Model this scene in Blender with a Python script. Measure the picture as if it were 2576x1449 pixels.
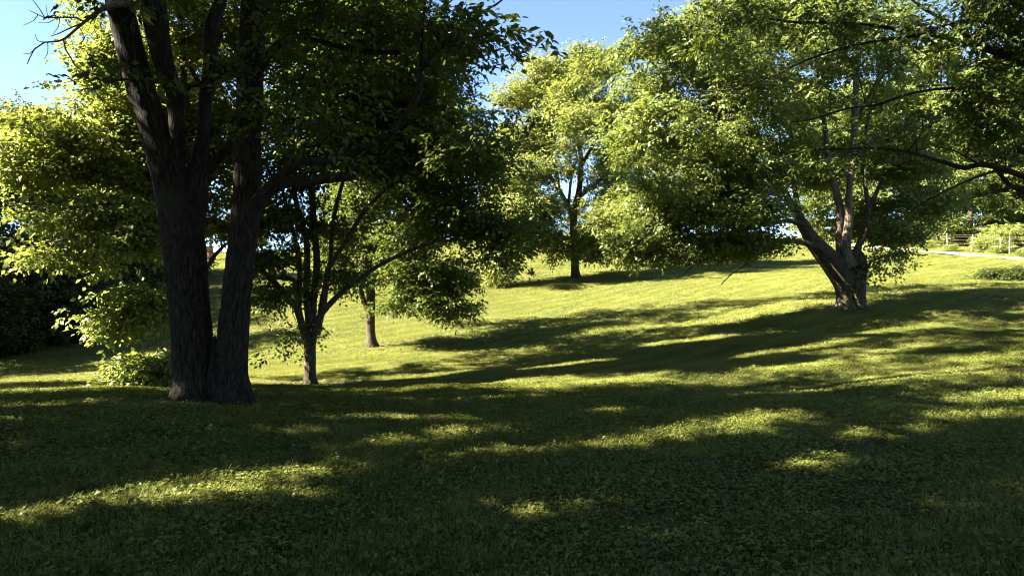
import bpy, math, random
import numpy as np
from mathutils import Vector, noise as mnoise

random.seed(4)
R = math.radians
for o in list(bpy.data.objects):
    bpy.data.objects.remove(o, do_unlink=True)
scene = bpy.context.scene
COL = scene.collection

# ------------------------------------------------------------------ camera
FPX, CX, CY, EYE = 1709.0, 1288.0, 724.5, 1.6       # photo measured on a 2576 x 1449 grid
cam_data = bpy.data.cameras.new('camera')
cam_data.sensor_width = 36.0
cam_data.lens = 36.0 * FPX / 2576.0
cam_data.clip_start = 0.05
cam_data.clip_end = 6000
cam = bpy.data.objects.new('camera', cam_data)
COL.objects.link(cam)
cam.location = (0, 0, EYE)
cam.rotation_euler = (R(90), 0, 0)
scene.camera = cam

# ------------------------------------------------------------------ sky and sun
SUN_EL, SHADOW_AZ = 40.0, 7.0       # shadows run to the side and away from the camera
to_sun = Vector((-math.cos(R(SHADOW_AZ)) * math.cos(R(SUN_EL)),
                 -math.sin(R(SHADOW_AZ)) * math.cos(R(SUN_EL)), math.sin(R(SUN_EL))))
world = bpy.data.worlds.new('World')
scene.world = world
world.use_nodes = True
wn = world.node_tree
wn.nodes.clear()
sky = wn.nodes.new('ShaderNodeTexSky')
sky.sky_type = 'NISHITA'
sky.sun_disc = False
sky.sun_elevation = R(SUN_EL)
sky.sun_rotation = math.atan2(to_sun.x, to_sun.y) % (2 * math.pi)
sky.air_density = 0.75
sky.dust_density = 0.0
sky.altitude = 4500
sky.ozone_density = 1.0
bg = wn.nodes.new('ShaderNodeBackground')
bg.inputs['Strength'].default_value = 0.05
wo = wn.nodes.new('ShaderNodeOutputWorld')
wn.links.new(sky.outputs[0], bg.inputs['Color'])
wn.links.new(bg.outputs[0], wo.inputs['Surface'])

sun_data = bpy.data.lights.new('sun', 'SUN')
sun_data.energy = 5.0
sun_data.angle = R(0.53)
sun_data.color = (1.0, 0.93, 0.76)
sun = bpy.data.objects.new('sun', sun_data)
COL.objects.link(sun)
sun.location = (-20, -10, 30)
sun.rotation_euler = (-to_sun).to_track_quat('-Z', 'Y').to_euler()

vs = scene.view_settings
vs.view_transform = 'Standard'
vs.look = 'None'
vs.gamma = 1.0
vs.use_curve_mapping = False
vs.exposure = 3.55

cy = scene.cycles
cy.max_bounces = 7
cy.diffuse_bounces = 3
cy.glossy_bounces = 2
cy.transmission_bounces = 5
cy.transparent_max_bounces = 6
cy.caustics_reflective = False
cy.caustics_refractive = False
cy.use_denoising = True
try:
    cy.denoiser = 'OPENIMAGEDENOISE'
    cy.denoising_prefilter = 'ACCURATE'
except Exception:
    pass
cy.filter_width = 1.05
cy.use_adaptive_sampling = True
cy.adaptive_threshold = 0.008

# ------------------------------------------------------------------ helpers
def P(px, py, d):
    """Point seen at pixel px, py (2576-wide grid) at distance d along the view axis."""
    return np.array(((px - CX) / FPX * d, d, EYE - (py - CY) / FPX * d))


def new_mesh_obj(name, verts, faces, mat, parent=None, smooth=False):
    me = bpy.data.meshes.new(name)
    me.from_pydata([tuple(v) for v in verts], [], faces)
    if smooth:
        me.polygons.foreach_set('use_smooth', [True] * len(me.polygons))
    for m in (mat if isinstance(mat, (list, tuple)) else [mat]):
        me.materials.append(m)
    ob = bpy.data.objects.new(name, me)
    COL.objects.link(ob)
    if parent:
        ob.parent = parent
    return ob


def fast_mesh(name, V, F, mat, parent=None, smooth=False, link=True):
    """V (n,3) float array, F (m,k) int array, all faces with k corners."""
    V = np.ascontiguousarray(V, dtype=np.float32)
    F = np.ascontiguousarray(F, dtype=np.int32)
    me = bpy.data.meshes.new(name)
    k = F.shape[1]
    me.vertices.add(len(V))
    me.vertices.foreach_set('co', V.ravel())
    me.loops.add(F.size)
    me.loops.foreach_set('vertex_index', F.ravel())
    me.polygons.add(len(F))
    me.polygons.foreach_set('loop_start', np.arange(0, F.size, k, dtype=np.int32))
    me.polygons.foreach_set('loop_total', np.full(len(F), k, dtype=np.int32))
    if smooth:
        me.polygons.foreach_set('use_smooth', np.ones(len(F), dtype=bool))
    for m in (mat if isinstance(mat, (list, tuple)) else [mat]):
        me.materials.append(m)
    me.update(calc_edges=True)
    ob = bpy.data.objects.new(name, me)
    if link:
        COL.objects.link(ob)
    if parent:
        ob.parent = parent
    return ob


def empty(name, loc, label, cat, group=None):
    e = bpy.data.objects.new(name, None)
    e.empty_display_size = 0.3
    COL.objects.link(e)
    e.location = tuple(loc)
    e['label'] = label
    e['category'] = cat
    if group:
        e['group'] = group
    return e


def tag(o, label, cat, group=None, kind=None):
    o['label'] = label
    o['category'] = cat
    if group:
        o['group'] = group
    if kind:
        o['kind'] = kind
    return o


def copy_tree(src, loc, rotz, scale, label, group=None, name=None):
    r = src.copy()
    COL.objects.link(r)
    r.location = tuple(loc)
    r.rotation_euler = (0, 0, rotz)
    r.scale = scale if isinstance(scale, (tuple, list)) else (scale,) * 3
    r['label'] = label
    if group:
        r['group'] = group
    for ch in list(src.children):
        c = ch.copy()
        COL.objects.link(c)
        c.parent = r
    return r


# ------------------------------------------------------------------ materials
def nt(name):
    m = bpy.data.materials.new(name)
    m.use_nodes = True
    t = m.node_tree
    t.nodes.clear()
    out = t.nodes.new('ShaderNodeOutputMaterial')
    return m, t, out


def N(t, kind, **kw):
    n = t.nodes.new(kind)
    for k, v in kw.items():
        if k in n.inputs:
            n.inputs[k].default_value = v
        else:
            setattr(n, k, v)
    return n


def ramp(t, fac, stops):
    r = t.nodes.new('ShaderNodeValToRGB')
    el = r.color_ramp.elements
    while len(el) < len(stops):
        el.new(0.5)
    for e, (p, c) in zip(el, stops):
        e.position = p
        e.color = (*c, 1)
    t.links.new(fac, r.inputs[0])
    return r


def leaf_material(name, dark, light, trans_gain=1.5, trans=0.42, gloss=0.022, rough=0.5, noise_scale=0.45, lawn=False):
    m, t, out = nt(name)
    geo = N(t, 'ShaderNodeNewGeometry')
    noi = N(t, 'ShaderNodeTexNoise')
    noi.inputs['Scale'].default_value = noise_scale
    noi.inputs['Detail'].default_value = 1.0
    t.links.new(geo.outputs['Position'], noi.inputs['Vector'])
    mx = N(t, 'ShaderNodeMath', operation='MULTIPLY_ADD')
    mx.inputs[1].default_value = 0.6
    t.links.new(geo.outputs['Random Per Island'], mx.inputs[0])
    m2 = N(t, 'ShaderNodeMath', operation='MULTIPLY_ADD')
    m2.inputs[1].default_value = 0.9
    m2.inputs[2].default_value = -0.25
    t.links.new(noi.outputs['Fac'], m2.inputs[0])
    t.links.new(m2.outputs[0], mx.inputs[2])
    yel = tuple(min(1, c * k) for c, k in zip(light, (1.55, 1.2, 0.9)))
    r = ramp(t, mx.outputs[0], [(0.05, dark), (0.62, light), (0.97, light), (1.0, yel)])
    if lawn:
        # dry blotches and faint mowing bands
        n3 = N(t, 'ShaderNodeTexNoise')
        n3.inputs['Scale'].default_value = 0.9
        n3.inputs['Detail'].default_value = 5
        t.links.new(geo.outputs['Position'], n3.inputs['Vector'])
        dry = ramp(t, n3.outputs['Fac'], [(0.52, (0, 0, 0)), (0.74, (0.75, 0.75, 0.75))])
        mxl = N(t, 'ShaderNodeMix', data_type='RGBA')
        t.links.new(dry.outputs[0], [q for q in mxl.inputs if q.type == 'VALUE'][0])
        qa = [q for q in mxl.inputs if q.type == 'RGBA']
        t.links.new(r.outputs[0], qa[0])
        qa[1].default_value = (0.19, 0.175, 0.055, 1)
        wv = N(t, 'ShaderNodeTexWave')
        wv.inputs['Scale'].default_value = 0.28
        wv.inputs['Distortion'].default_value = 2.5
        wv.inputs['Detail'].default_value = 2
        wv.inputs['Detail Scale'].default_value = 0.4
        mpw = N(t, 'ShaderNodeMapping')
        mpw.inputs['Rotation'].default_value = (0, 0, 0.9)
        t.links.new(geo.outputs['Position'], mpw.inputs['Vector'])
        t.links.new(mpw.outputs[0], wv.inputs['Vector'])
        rw = ramp(t, wv.outputs['Fac'], [(0.2, (0.84, 0.86, 0.84)), (0.8, (1.08, 1.07, 1.05))])
        mxw = N(t, 'ShaderNodeMix', data_type='RGBA', blend_type='MULTIPLY')
        [q for q in mxw.inputs if q.type == 'VALUE'][0].default_value = 1.0
        qb = [q for q in mxw.inputs if q.type == 'RGBA']
        t.links.new([o for o in mxl.outputs if o.type == 'RGBA'][0], qb[0])
        t.links.new(rw.outputs[0], qb[1])
        class _W:
            outputs = [[o for o in mxw.outputs if o.type == 'RGBA'][0]]
        r = _W
    dif = N(t, 'ShaderNodeBsdfDiffuse')
    t.links.new(r.outputs[0], dif.inputs['Color'])
    tc = N(t, 'ShaderNodeMix', data_type='RGBA', blend_type='MULTIPLY')
    tc.inputs['Factor'].default_value = 1.0
    tc.inputs['B'].default_value = (1.1 * trans_gain, 1.0 * trans_gain, 0.65 * trans_gain, 1)
    for s in tc.inputs:
        if s.type == 'RGBA' and s.name == 'A':
            t.links.new(r.outputs[0], s)
        if s.type == 'RGBA' and s.name == 'B':
            s.default_value = (1.1 * trans_gain, 1.0 * trans_gain, 0.65 * trans_gain, 1)
    tr = N(t, 'ShaderNodeBsdfTranslucent')
    t.links.new([o for o in tc.outputs if o.type == 'RGBA'][0], tr.inputs['Color'])
    mix = N(t, 'ShaderNodeMixShader')
    mix.inputs[0].default_value = trans
    t.links.new(dif.outputs[0], mix.inputs[1])
    t.links.new(tr.outputs[0], mix.inputs[2])
    gl = N(t, 'ShaderNodeBsdfGlossy')
    gl.inputs['Roughness'].default_value = rough
    gl.inputs['Color'].default_value = (1.0, 0.97, 0.85, 1)
    mix2 = N(t, 'ShaderNodeMixShader')
    mix2.inputs[0].default_value = gloss
    t.links.new(mix.outputs[0], mix2.inputs[1])
    t.links.new(gl.outputs[0], mix2.inputs[2])
    t.links.new(mix2.outputs[0], out.inputs['Surface'])
    return m


def bark_material(name, c1, c2, moss=None, scale=1.0, bump=0.6):
    m, t, out = nt(name)
    at = N(t, 'ShaderNodeAttribute', attribute_name='bark')
    mp = N(t, 'ShaderNodeMapping')
    mp.inputs['Scale'].default_value = (34 * scale, 34 * scale, 8 * scale)
    t.links.new(at.outputs['Vector'], mp.inputs['Vector'])
    n1 = N(t, 'ShaderNodeTexNoise')
    n1.inputs['Scale'].default_value = 1.0
    n1.inputs['Detail'].default_value = 5
    n1.inputs['Roughness'].default_value = 0.6
    n1.inputs['Distortion'].default_value = 0.6
    t.links.new(mp.outputs[0], n1.inputs['Vector'])
    n2 = N(t, 'ShaderNodeTexNoise')
    n2.inputs['Scale'].default_value = 1.6
    n2.inputs['Detail'].default_value = 4
    geo = N(t, 'ShaderNodeNewGeometry')
    t.links.new(geo.outputs['Position'], n2.inputs['Vector'])
    r = ramp(t, n1.outputs['Fac'], [(0.38, tuple(c * 0.25 for c in c1)), (0.52, c1), (0.68, c2)])
    col = r.outputs[0]
    # pale lichen blotches
    r2 = ramp(t, n2.outputs['Fac'], [(0.52, (0, 0, 0)), (0.72, (0.55, 0.55, 0.55))])
    mx = N(t, 'ShaderNodeMix', data_type='RGBA')
    fac = [s for s in mx.inputs if s.type == 'VALUE'][0]
    ca = [s for s in mx.inputs if s.type == 'RGBA']
    t.links.new(r2.outputs[0], fac)
    t.links.new(col, ca[0])
    ca[1].default_value = (*(moss or (0.13, 0.135, 0.10)), 1)
    p = N(t, 'ShaderNodeBsdfPrincipled')
    p.inputs['Roughness'].default_value = 0.9
    p.inputs['Specular IOR Level'].default_value = 0.2
    t.links.new([o for o in mx.outputs if o.type == 'RGBA'][0], p.inputs['Base Color'])
    b = N(t, 'ShaderNodeBump')
    b.inputs['Strength'].default_value = bump
    b.inputs['Distance'].default_value = 0.045
    t.links.new(n1.outputs['Fac'], b.inputs['Height'])
    t.links.new(b.outputs[0], p.inputs['Normal'])
    t.links.new(p.outputs[0], out.inputs['Surface'])
    return m


def plain_material(name, c1, c2, scale=8.0, rough=0.85, bump=0.3, detail=5):
    m, t, out = nt(name)
    tc = N(t, 'ShaderNodeTexCoord')
    n1 = N(t, 'ShaderNodeTexNoise')
    n1.inputs['Scale'].default_value = scale
    n1.inputs['Detail'].default_value = detail
    t.links.new(tc.outputs['Object'], n1.inputs['Vector'])
    r = ramp(t, n1.outputs['Fac'], [(0.35, c1), (0.65, c2)])
    p = N(t, 'ShaderNodeBsdfPrincipled')
    p.inputs['Roughness'].default_value = rough
    t.links.new(r.outputs[0], p.inputs['Base Color'])
    b = N(t, 'ShaderNodeBump')
    b.inputs['Strength'].default_value = bump
    b.inputs['Distance'].default_value = 0.02
    t.links.new(n1.outputs['Fac'], b.inputs['Height'])
    t.links.new(b.outputs[0], p.inputs['Normal'])
    t.links.new(p.outputs[0], out.inputs['Surface'])
    return m


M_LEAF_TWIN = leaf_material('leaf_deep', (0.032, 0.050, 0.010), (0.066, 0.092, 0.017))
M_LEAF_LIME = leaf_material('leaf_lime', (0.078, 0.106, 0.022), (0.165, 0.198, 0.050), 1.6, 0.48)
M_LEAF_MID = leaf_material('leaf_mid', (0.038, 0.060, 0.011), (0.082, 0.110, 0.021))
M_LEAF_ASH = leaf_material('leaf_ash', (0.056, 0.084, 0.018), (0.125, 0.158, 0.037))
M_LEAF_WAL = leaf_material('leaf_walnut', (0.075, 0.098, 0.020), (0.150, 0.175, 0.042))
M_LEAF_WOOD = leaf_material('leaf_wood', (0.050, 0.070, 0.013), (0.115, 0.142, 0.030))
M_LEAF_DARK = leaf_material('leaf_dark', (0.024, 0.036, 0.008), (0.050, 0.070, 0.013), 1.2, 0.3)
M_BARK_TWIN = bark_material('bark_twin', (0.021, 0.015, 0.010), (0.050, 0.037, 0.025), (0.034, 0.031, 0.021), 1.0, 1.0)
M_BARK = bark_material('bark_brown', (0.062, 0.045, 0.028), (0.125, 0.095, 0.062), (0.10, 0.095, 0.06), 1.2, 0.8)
M_BARK_PALE = bark_material('bark_pale', (0.115, 0.088, 0.060), (0.225, 0.185, 0.138), (0.17, 0.155, 0.11), 1.0, 0.8)
M_DEAD = bark_material('bark_dead', (0.14, 0.12, 0.10), (0.24, 0.21, 0.18), None, 2.0, 0.3)

# ------------------------------------------------------------------ terrain
CTL = np.array([
    (0, 0, 0), (0, 4, 0), (-4, 4, 0), (5, 4, 0.05), (-4.6, 9.7, 0.02), (-9, 9, 0.0), (0, 10, -0.12), (8, 10, .25), (-2, 12.8, -.36), (2, 15, -.32), (-8, 12.5, -.3),
    (15, 14, .6), (-4.75, 16, -.68), (-5, 24, -.52), (-13, 16, -.75), (-17.4, 25, -.97), (-8, 30, .2), (-21, 40, 1.7),
    (-15, 38, 1.4), (-27, 60, 4.0), (1, 22, -.25), (2, 30, .45), (4, 43, 2.2), (11, 22, .94), (11, 32, 1.8),
    (18, 20, 1.1), (25, 30, 2.0), (31.6, 42, 3.3), (31, 48, 3.96), (30, 56, 4.85), (27.5, 66, 6.2), (6, 60, 4.8),
    (7.5, 75, 7.4), (-8, 60, 4.5), (-5, 75, 6.8), (18, 58, 4.9), (35, 47, 3.9), (45, 60, 5.5), (-30, 20, -1.2),
    (-40, 40, 1.5), (-20, 0, -.2), (20, 0, .4), (0, -20, 0), (-30, -20, 0), (30, -20, .4), (0, 110, 8.3),
    (-60, 110, 6.5), (60, 110, 8.3), (-80, 40, 3), (80, 40, 5), (-80, -20, 0), (80, -20, 2), (0, -70, 0)], float)


def _tps(r2):
    r2 = np.maximum(r2, 1e-9)
    return 0.5 * r2 * np.log(r2)


_A = np.zeros((len(CTL) + 3,) * 2)
_d2 = ((CTL[:, None, :2] - CTL[None, :, :2]) ** 2).sum(-1)
_A[:len(CTL), :len(CTL)] = _tps(_d2) + np.eye(len(CTL)) * 2.0
_A[:len(CTL), len(CTL)] = 1
_A[:len(CTL), len(CTL) + 1:] = CTL[:, :2]
_A[len(CTL):, :len(CTL)] = _A[:len(CTL), len(CTL):].T
_W = np.linalg.solve(_A, np.concatenate([CTL[:, 2], np.zeros(3)]))


def H(x, y):
    x = np.atleast_1d(np.asarray(x, float))
    y = np.atleast_1d(np.asarray(y, float))
    sh = x.shape
    x, y = x.ravel(), y.ravel()
    out = np.empty(len(x))
    for i in range(0, len(x), 20000):
        xx, yy = x[i:i + 20000], y[i:i + 20000]
        d2 = (xx[:, None] - CTL[None, :, 0]) ** 2 + (yy[:, None] - CTL[None, :, 1]) ** 2
        out[i:i + 20000] = _tps(d2) @ _W[:len(CTL)] + _W[len(CTL)] + _W[len(CTL) + 1] * xx + _W[len(CTL) + 2] * yy
    rr = np.hypot(x, y - 20)
    k = np.clip((rr - 85) / 60, 0, 1)
    k = k * k * (3 - 2 * k)
    far = np.where(y > 20, 8.3, 1.0) * np.clip((np.abs(y) + 20) / 80, 0, 1)
    out = out * (1 - k) + far * k
    # gentle mown unevenness
    out += 0.035 * np.sin(x * 0.83 + 1.3 * np.sin(y * 0.41)) * np.cos(y * 0.77 + 0.5) + 0.015 * np.sin(x * 2.1 + y * 1.3)
    return out.reshape(sh)


def H1(x, y):
    return float(H(x, y)[0])


def ground_material():
    m, t, out = nt('lawn_soil')
    geo = N(t, 'ShaderNodeNewGeometry')
    n1 = N(t, 'ShaderNodeTexNoise')
    n1.inputs['Scale'].default_value = 0.35
    n1.inputs['Detail'].default_value = 6
    n2 = N(t, 'ShaderNodeTexNoise')
    n2.inputs['Scale'].default_value = 9.0
    n2.inputs['Detail'].default_value = 6
    n2.inputs['Roughness'].default_value = 0.7
    for n in (n1, n2):
        t.links.new(geo.outputs['Position'], n.inputs['Vector'])
    r1 = ramp(t, n1.outputs['Fac'], [(0.3, (0.034, 0.042, 0.012)), (0.55, (0.055, 0.068, 0.016)), (0.75, (0.085, 0.082, 0.032))])
    r2 = ramp(t, n2.outputs['Fac'], [(0.3, (0.35, 0.35, 0.35)), (0.7, (1.3, 1.3, 1.2))])
    mx = N(t, 'ShaderNodeMix', data_type='RGBA', blend_type='MULTIPLY')
    [s for s in mx.inputs if s.type == 'VALUE'][0].default_value = 1
    ca = [s for s in mx.inputs if s.type == 'RGBA']
    t.links.new(r1.outputs[0], ca[0])
    t.links.new(r2.outputs[0], ca[1])
    p = N(t, 'ShaderNodeBsdfPrincipled')
    p.inputs['Roughness'].default_value = 0.95
    p.inputs['Specular IOR Level'].default_value = 0.1
    t.links.new([o for o in mx.outputs if o.type == 'RGBA'][0], p.inputs['Base Color'])
    b = N(t, 'ShaderNodeBump')
    b.inputs['Strength'].default_value = 0.7
    b.inputs['Distance'].default_value = 0.06
    t.links.new(n2.outputs['Fac'], b.inputs['Height'])
    t.links.new(b.outputs[0], p.inputs['Normal'])
    t.links.new(p.outputs[0], out.inputs['Surface'])
    return m


M_GROUND = ground_material()
nu, nv = 210, 240
u = np.linspace(-1, 1, nu)
v = np.linspace(-1, 1, nv)
gx = 1600 * np.sinh(6.2 * u) / np.sinh(6.2)
gy = 22 + 1600 * np.sinh(6.2 * v) / np.sinh(6.2)
GX, GY = np.meshgrid(gx, gy)
GZ = H(GX, GY)
idx = np.arange(nu * nv).reshape(nv, nu)
F = np.stack([idx[:-1, :-1], idx[:-1, 1:], idx[1:, 1:], idx[1:, :-1]], -1).reshape(-1, 4)
ground = fast_mesh('ground', np.stack([GX, GY, GZ], -1).reshape(-1, 3), F, M_GROUND, smooth=True)
ground['kind'] = 'structure'
ground['label'] = 'rolling mown lawn dipping in the middle and rising to a meadow'

# ------------------------------------------------------------------ lane
M_LANE = plain_material('lane_gravel', (0.10, 0.10, 0.06), (0.25, 0.235, 0.18), 1.3, 0.95, 0.5)
lane_c = [(33.5, 28), (32.6, 36), (32.2, 42), (31.7, 48), (30.6, 56), (28.6, 66), (24, 78), (16, 88)]


def catmull(pts, n):
    pts = np.asarray(pts, float)
    if len(pts) < 3:
        tt = np.linspace(0, 1, max(n, 2))[:, None]
        return pts[0] * (1 - tt) + pts[-1] * tt
    ext = np.vstack([2 * pts[0] - pts[1], pts, 2 * pts[-1] - pts[-2]])
    out = []
    seg = len(pts) - 1
    L = np.linalg.norm(np.diff(pts[:, :min(3, pts.shape[1])], axis=0), axis=1)
    per = np.maximum(1, np.round(n * L / L.sum()).astype(int))
    for i in range(seg):
        p0, p1, p2, p3 = ext[i:i + 4]
        for k in range(per[i]):
            t = k / per[i]
            out.append(0.5 * ((2 * p1) + (-p0 + p2) * t + (2 * p0 - 5 * p1 + 4 * p2 - p3) * t * t + (-p0 + 3 * p1 - 3 * p2 + p3) * t ** 3))
    out.append(pts[-1])
    return np.array(out)


lc = catmull(lane_c, 90)
tan = np.gradient(lc, axis=0)
tan /= np.linalg.norm(tan, axis=1)[:, None]
nrm = np.stack([tan[:, 1], -tan[:, 0]], -1)
offs = np.linspace(-1.1, 1.1, 9)
LV = []
for c, n_ in zip(lc, nrm):
    for o_ in offs:
        x, y = c + n_ * (o_ + 0.06 * math.sin(c[1] * 3.1 + o_ * 5))
        crown = 0.05 * math.cos(o_ * 2.2)
        LV.append((x, y, H1(x, y) + 0.05 + crown * 0.4))
F = [(i * 9 + j, i * 9 + j + 1, (i + 1) * 9 + j + 1, (i + 1) * 9 + j) for i in range(len(lc) - 1) for j in range(8)]
lane = new_mesh_obj('lane', LV, F, M_LANE, smooth=True)
lane['kind'] = 'structure'
lane['label'] = 'pale gravel lane running along the fence'

# ------------------------------------------------------------------ grass and ground cover
rng = np.random.default_rng(11)
M_GRASS = leaf_material('grass_blade', (0.085, 0.100, 0.018), (0.190, 0.205, 0.045), 1.3, 0.38, 0.02, 0.5, 0.22, lawn=True)
M_COVER = leaf_material('ground_ivy_leaf', (0.040, 0.055, 0.008), (0.110, 0.130, 0.019), 1.3, 0.33, 0.03, 0.45, 0.8)
M_STRAW = leaf_material('dry_straw', (0.11, 0.10, 0.04), (0.19, 0.16, 0.07), 1.0, 0.2, 0.03)


def grass_patch(name, size, n_blade, n_cover, hmin, hmax, n_straw, seed):
    g = np.random.default_rng(seed)
    V, Fc, mi = [], [], []
    def blade(x, y, h, w, bend, az, mat):
        b = len(V)
        dx, dy = math.cos(az), math.sin(az)
        sx, sy = -dy * w / 2, dx * w / 2
        for k, (hh, bb, ww) in enumerate(((0, 0, 1.0), (0.55, 0.3, 0.8))):
            cx_, cy_ = x + dx * bend * bb, y + dy * bend * bb
            V.append((cx_ + sx * ww, cy_ + sy * ww, hh * h))
            V.append((cx_ - sx * ww, cy_ - sy * ww, hh * h))
        V.append((x + dx * bend, y + dy * bend, h * (0.92 if bend < h else 0.7)))
        Fc.append((b, b + 1, b + 3, b + 2)); mi.append(mat)
        Fc.append((b + 2, b + 3, b + 4)); mi.append(mat)
    half = size / 2
    for i in range(n_blade):
        x, y = g.uniform(-half, half, 2)
        h = g.uniform(hmin, hmax) * (1.6 if g.random() < 0.03 else 1)
        blade(x, y, h, g.uniform(0.003, 0.0055), h * g.uniform(0.25, 1.1), g.uniform(0, 6.283), 0)
    for i in range(n_straw):
        x, y = g.uniform(-half, half, 2)
        blade(x, y, g.uniform(0.008, 0.03), 0.004, g.uniform(0.03, 0.08), g.uniform(0, 6.283), 2)
    for i in range(5):
        x, y = g.uniform(-half, half, 2)
        az = g.uniform(0, 6.283); L_ = g.uniform(.03, .06); w_ = L_ * .3; z = g.uniform(.02, .05)
        dx, dy = math.cos(az), math.sin(az); tl = g.normal(0, .3)
        b = len(V)
        V += [(x, y, z), (x + dx * L_ * .5 - dy * w_, y + dy * L_ * .5 + dx * w_, z + .4 * w_ + tl * L_ * .5), (x + dx * L_, y + dy * L_, z + tl * L_), (x + dx * L_ * .5 + dy * w_, y + dy * L_ * .5 - dx * w_, z + .4 * w_ + tl * L_ * .5)]
        Fc.append((b, b + 1, b + 2)); mi.append(2)
        Fc.append((b, b + 2, b + 3)); mi.append(2)
    nc = max(1, n_cover // 14)
    cc = g.uniform(-half, half, (nc, 2))
    for i in range(n_cover):
        c = cc[i % nc] + g.normal(0, 0.07, 2)
        r = g.uniform(0.008, 0.016) * (1.5 if g.random() < 0.08 else 1)
        z = g.uniform(0.015, hmax * 0.85)
        az = g.uniform(0, 6.283)
        tx, ty = g.normal(0, 0.32, 2)
        b = len(V)
        V.append((c[0], c[1], z))
        k = 6
        for q in range(k + 1):
            a = az + 0.35 + (6.283 - 0.7) * q / k
            rr = r * (1.0 + 0.12 * math.sin(3 * a + i))
            dx, dy = math.cos(a) * rr, math.sin(a) * rr
            V.append((c[0] + dx, c[1] + dy, z + dx * tx + dy * ty + 0.15 * rr * (q % 2)))
        for q in range(k):
            Fc.append((b, b + 1 + q, b + 2 + q)); mi.append(1)
    me = bpy.data.meshes.new(name)
    me.from_pydata(V, [], Fc)
    for m in (M_GRASS, M_COVER, M_STRAW):
        me.materials.append(m)
    me.polygons.foreach_set('material_index', mi)
    me.update()
    return bpy.data.objects.new(name, me)


patch_col = bpy.data.collections.new('grass_patches')
S = 0.62
kinds = [(1500, 40, .025, .055, 40), (1300, 90, .025, .06, 40), (700, 330, .02, .05, 25), (420, 460, .02, .05, 20),
         (800, 250, .03, .085, 30), (1600, 0, .02, .045, 80), (160, 10, .015, .05, 420)]
for i, (nb, nc, h0, h1, ns) in enumerate(kinds):
    patch_col.objects.link(grass_patch('patch_%d' % i, S, nb, nc, h0, h1, ns, 100 + i))


LITTER = [(-4.55, 9.55, 1.0), (-3.95, 9.55, 1.0), (-4.75, 16.0, 1.9), (-5.9, 15.2, 1.2), (-4.96, 24, 1.3), (11.0, 22, 1.3), (4.0, 43, 1.3)]


def scatter_points():
    pts, rot, scl, ids = [], [], [], []
    def ring(y0, y1, step, s, sz, far):
        xs = np.arange(-1.0 * y1 - 6, 1.0 * y1 + 6, step)
        ys = np.arange(y0, y1, step)
        X, Y = np.meshgrid(xs, ys)
        X = X.ravel() + rng.uniform(-.25, .25, X.size) * step
        Y = Y.ravel() + rng.uniform(-.25, .25, Y.size) * step
        keep = np.abs(X) < 0.9 * Y + 6.0
        # keep the lane bare
        dl = np.min((X[:, None] - lc[None, :, 0]) ** 2 + (Y[:, None] - lc[None, :, 1]) ** 2, axis=1)
        keep &= dl > 1.45 ** 2
        X, Y = X[keep], Y[keep]
        Z = H(X, Y)
        e = 0.3
        nx, ny = -(H(X + e, Y) - H(X - e, Y)) / (2 * e), -(H(X, Y + e) - H(X, Y - e)) / (2 * e)
        for x, y, z, a, b in zip(X, Y, Z, nx, ny):
            q = Vector((a, b, 1)).normalized().to_track_quat('Z', 'Y')
            from mathutils import Quaternion
            q = q @ Quaternion((0, 0, 1), rng.uniform(0, 6.283))
            eu = q.to_euler('XYZ')
            pts.append((x, y, z - 0.003)); rot.append((eu.x, eu.y, eu.z))
            ss = s * rng.uniform(.92, 1.12)
            scl.append((ss, ss, sz * rng.uniform(.85, 1.2)))
            f = mnoise.noise((x * .45, y * .45, 3.1)) + 0.35 * mnoise.noise((x * 1.7, y * 1.7, 9.2))
            if far:
                k = 0 if f > 0.1 else 5 if f < -0.25 else 1
            elif y < 11 and f > -0.05 - (9 - y) * 0.03:
                k = 3 if f > .3 else 2 if f > .08 else int(rng.choice([1, 4, 2]))
            elif f < -0.3:
                k = 4
            else:
                k = int(rng.choice([0, 1, 1, 4, 2])) if y < 14 else int(rng.choice([0, 1, 0, 5]))
            for tx, ty, tr_ in LITTER:
                dd_ = math.hypot(x - tx, y - ty) / tr_
                if dd_ < 1 and rng.random() < 1.25 - dd_:
                    k = 6
            ids.append(k)
    ring(1.2, 22, 0.46, 1.0, 1.0, False)
    ring(22, 44, 0.9, 2.0, 1.3, True)
    ring(44, 95, 1.9, 4.2, 1.8, True)
    return pts, rot, scl, ids


gp, gr, gs, gi = scatter_points()
gme = bpy.data.meshes.new('grass')
gme.from_pydata(gp, [], [])
a = gme.attributes.new('rot', 'FLOAT_VECTOR', 'POINT'); a.data.foreach_set('vector', np.array(gr, np.float32).ravel())
a = gme.attributes.new('scl', 'FLOAT_VECTOR', 'POINT'); a.data.foreach_set('vector', np.array(gs, np.float32).ravel())
a = gme.attributes.new('pick', 'INT', 'POINT'); a.data.foreach_set('value', np.array(gi, np.int32))
grass = bpy.data.objects.new('grass', gme)
COL.objects.link(grass)
tag(grass, 'short lawn grass mixed with round ground ivy leaves', 'grass', kind='stuff')
ng = bpy.data.node_groups.new('grass_scatter', 'GeometryNodeTree')
ng.interface.new_socket('Geometry', in_out='INPUT', socket_type='NodeSocketGeometry')
ng.interface.new_socket('Geometry', in_out='OUTPUT', socket_type='NodeSocketGeometry')
gi_ = ng.nodes.new('NodeGroupInput'); go_ = ng.nodes.new('NodeGroupOutput')
ci = ng.nodes.new('GeometryNodeCollectionInfo')
ci.inputs['Collection'].default_value = patch_col
ci.inputs['Separate Children'].default_value = True
ci.inputs['Reset Children'].default_value = True
iop = ng.nodes.new('GeometryNodeInstanceOnPoints')
iop.inputs['Pick Instance'].default_value = True


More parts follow.
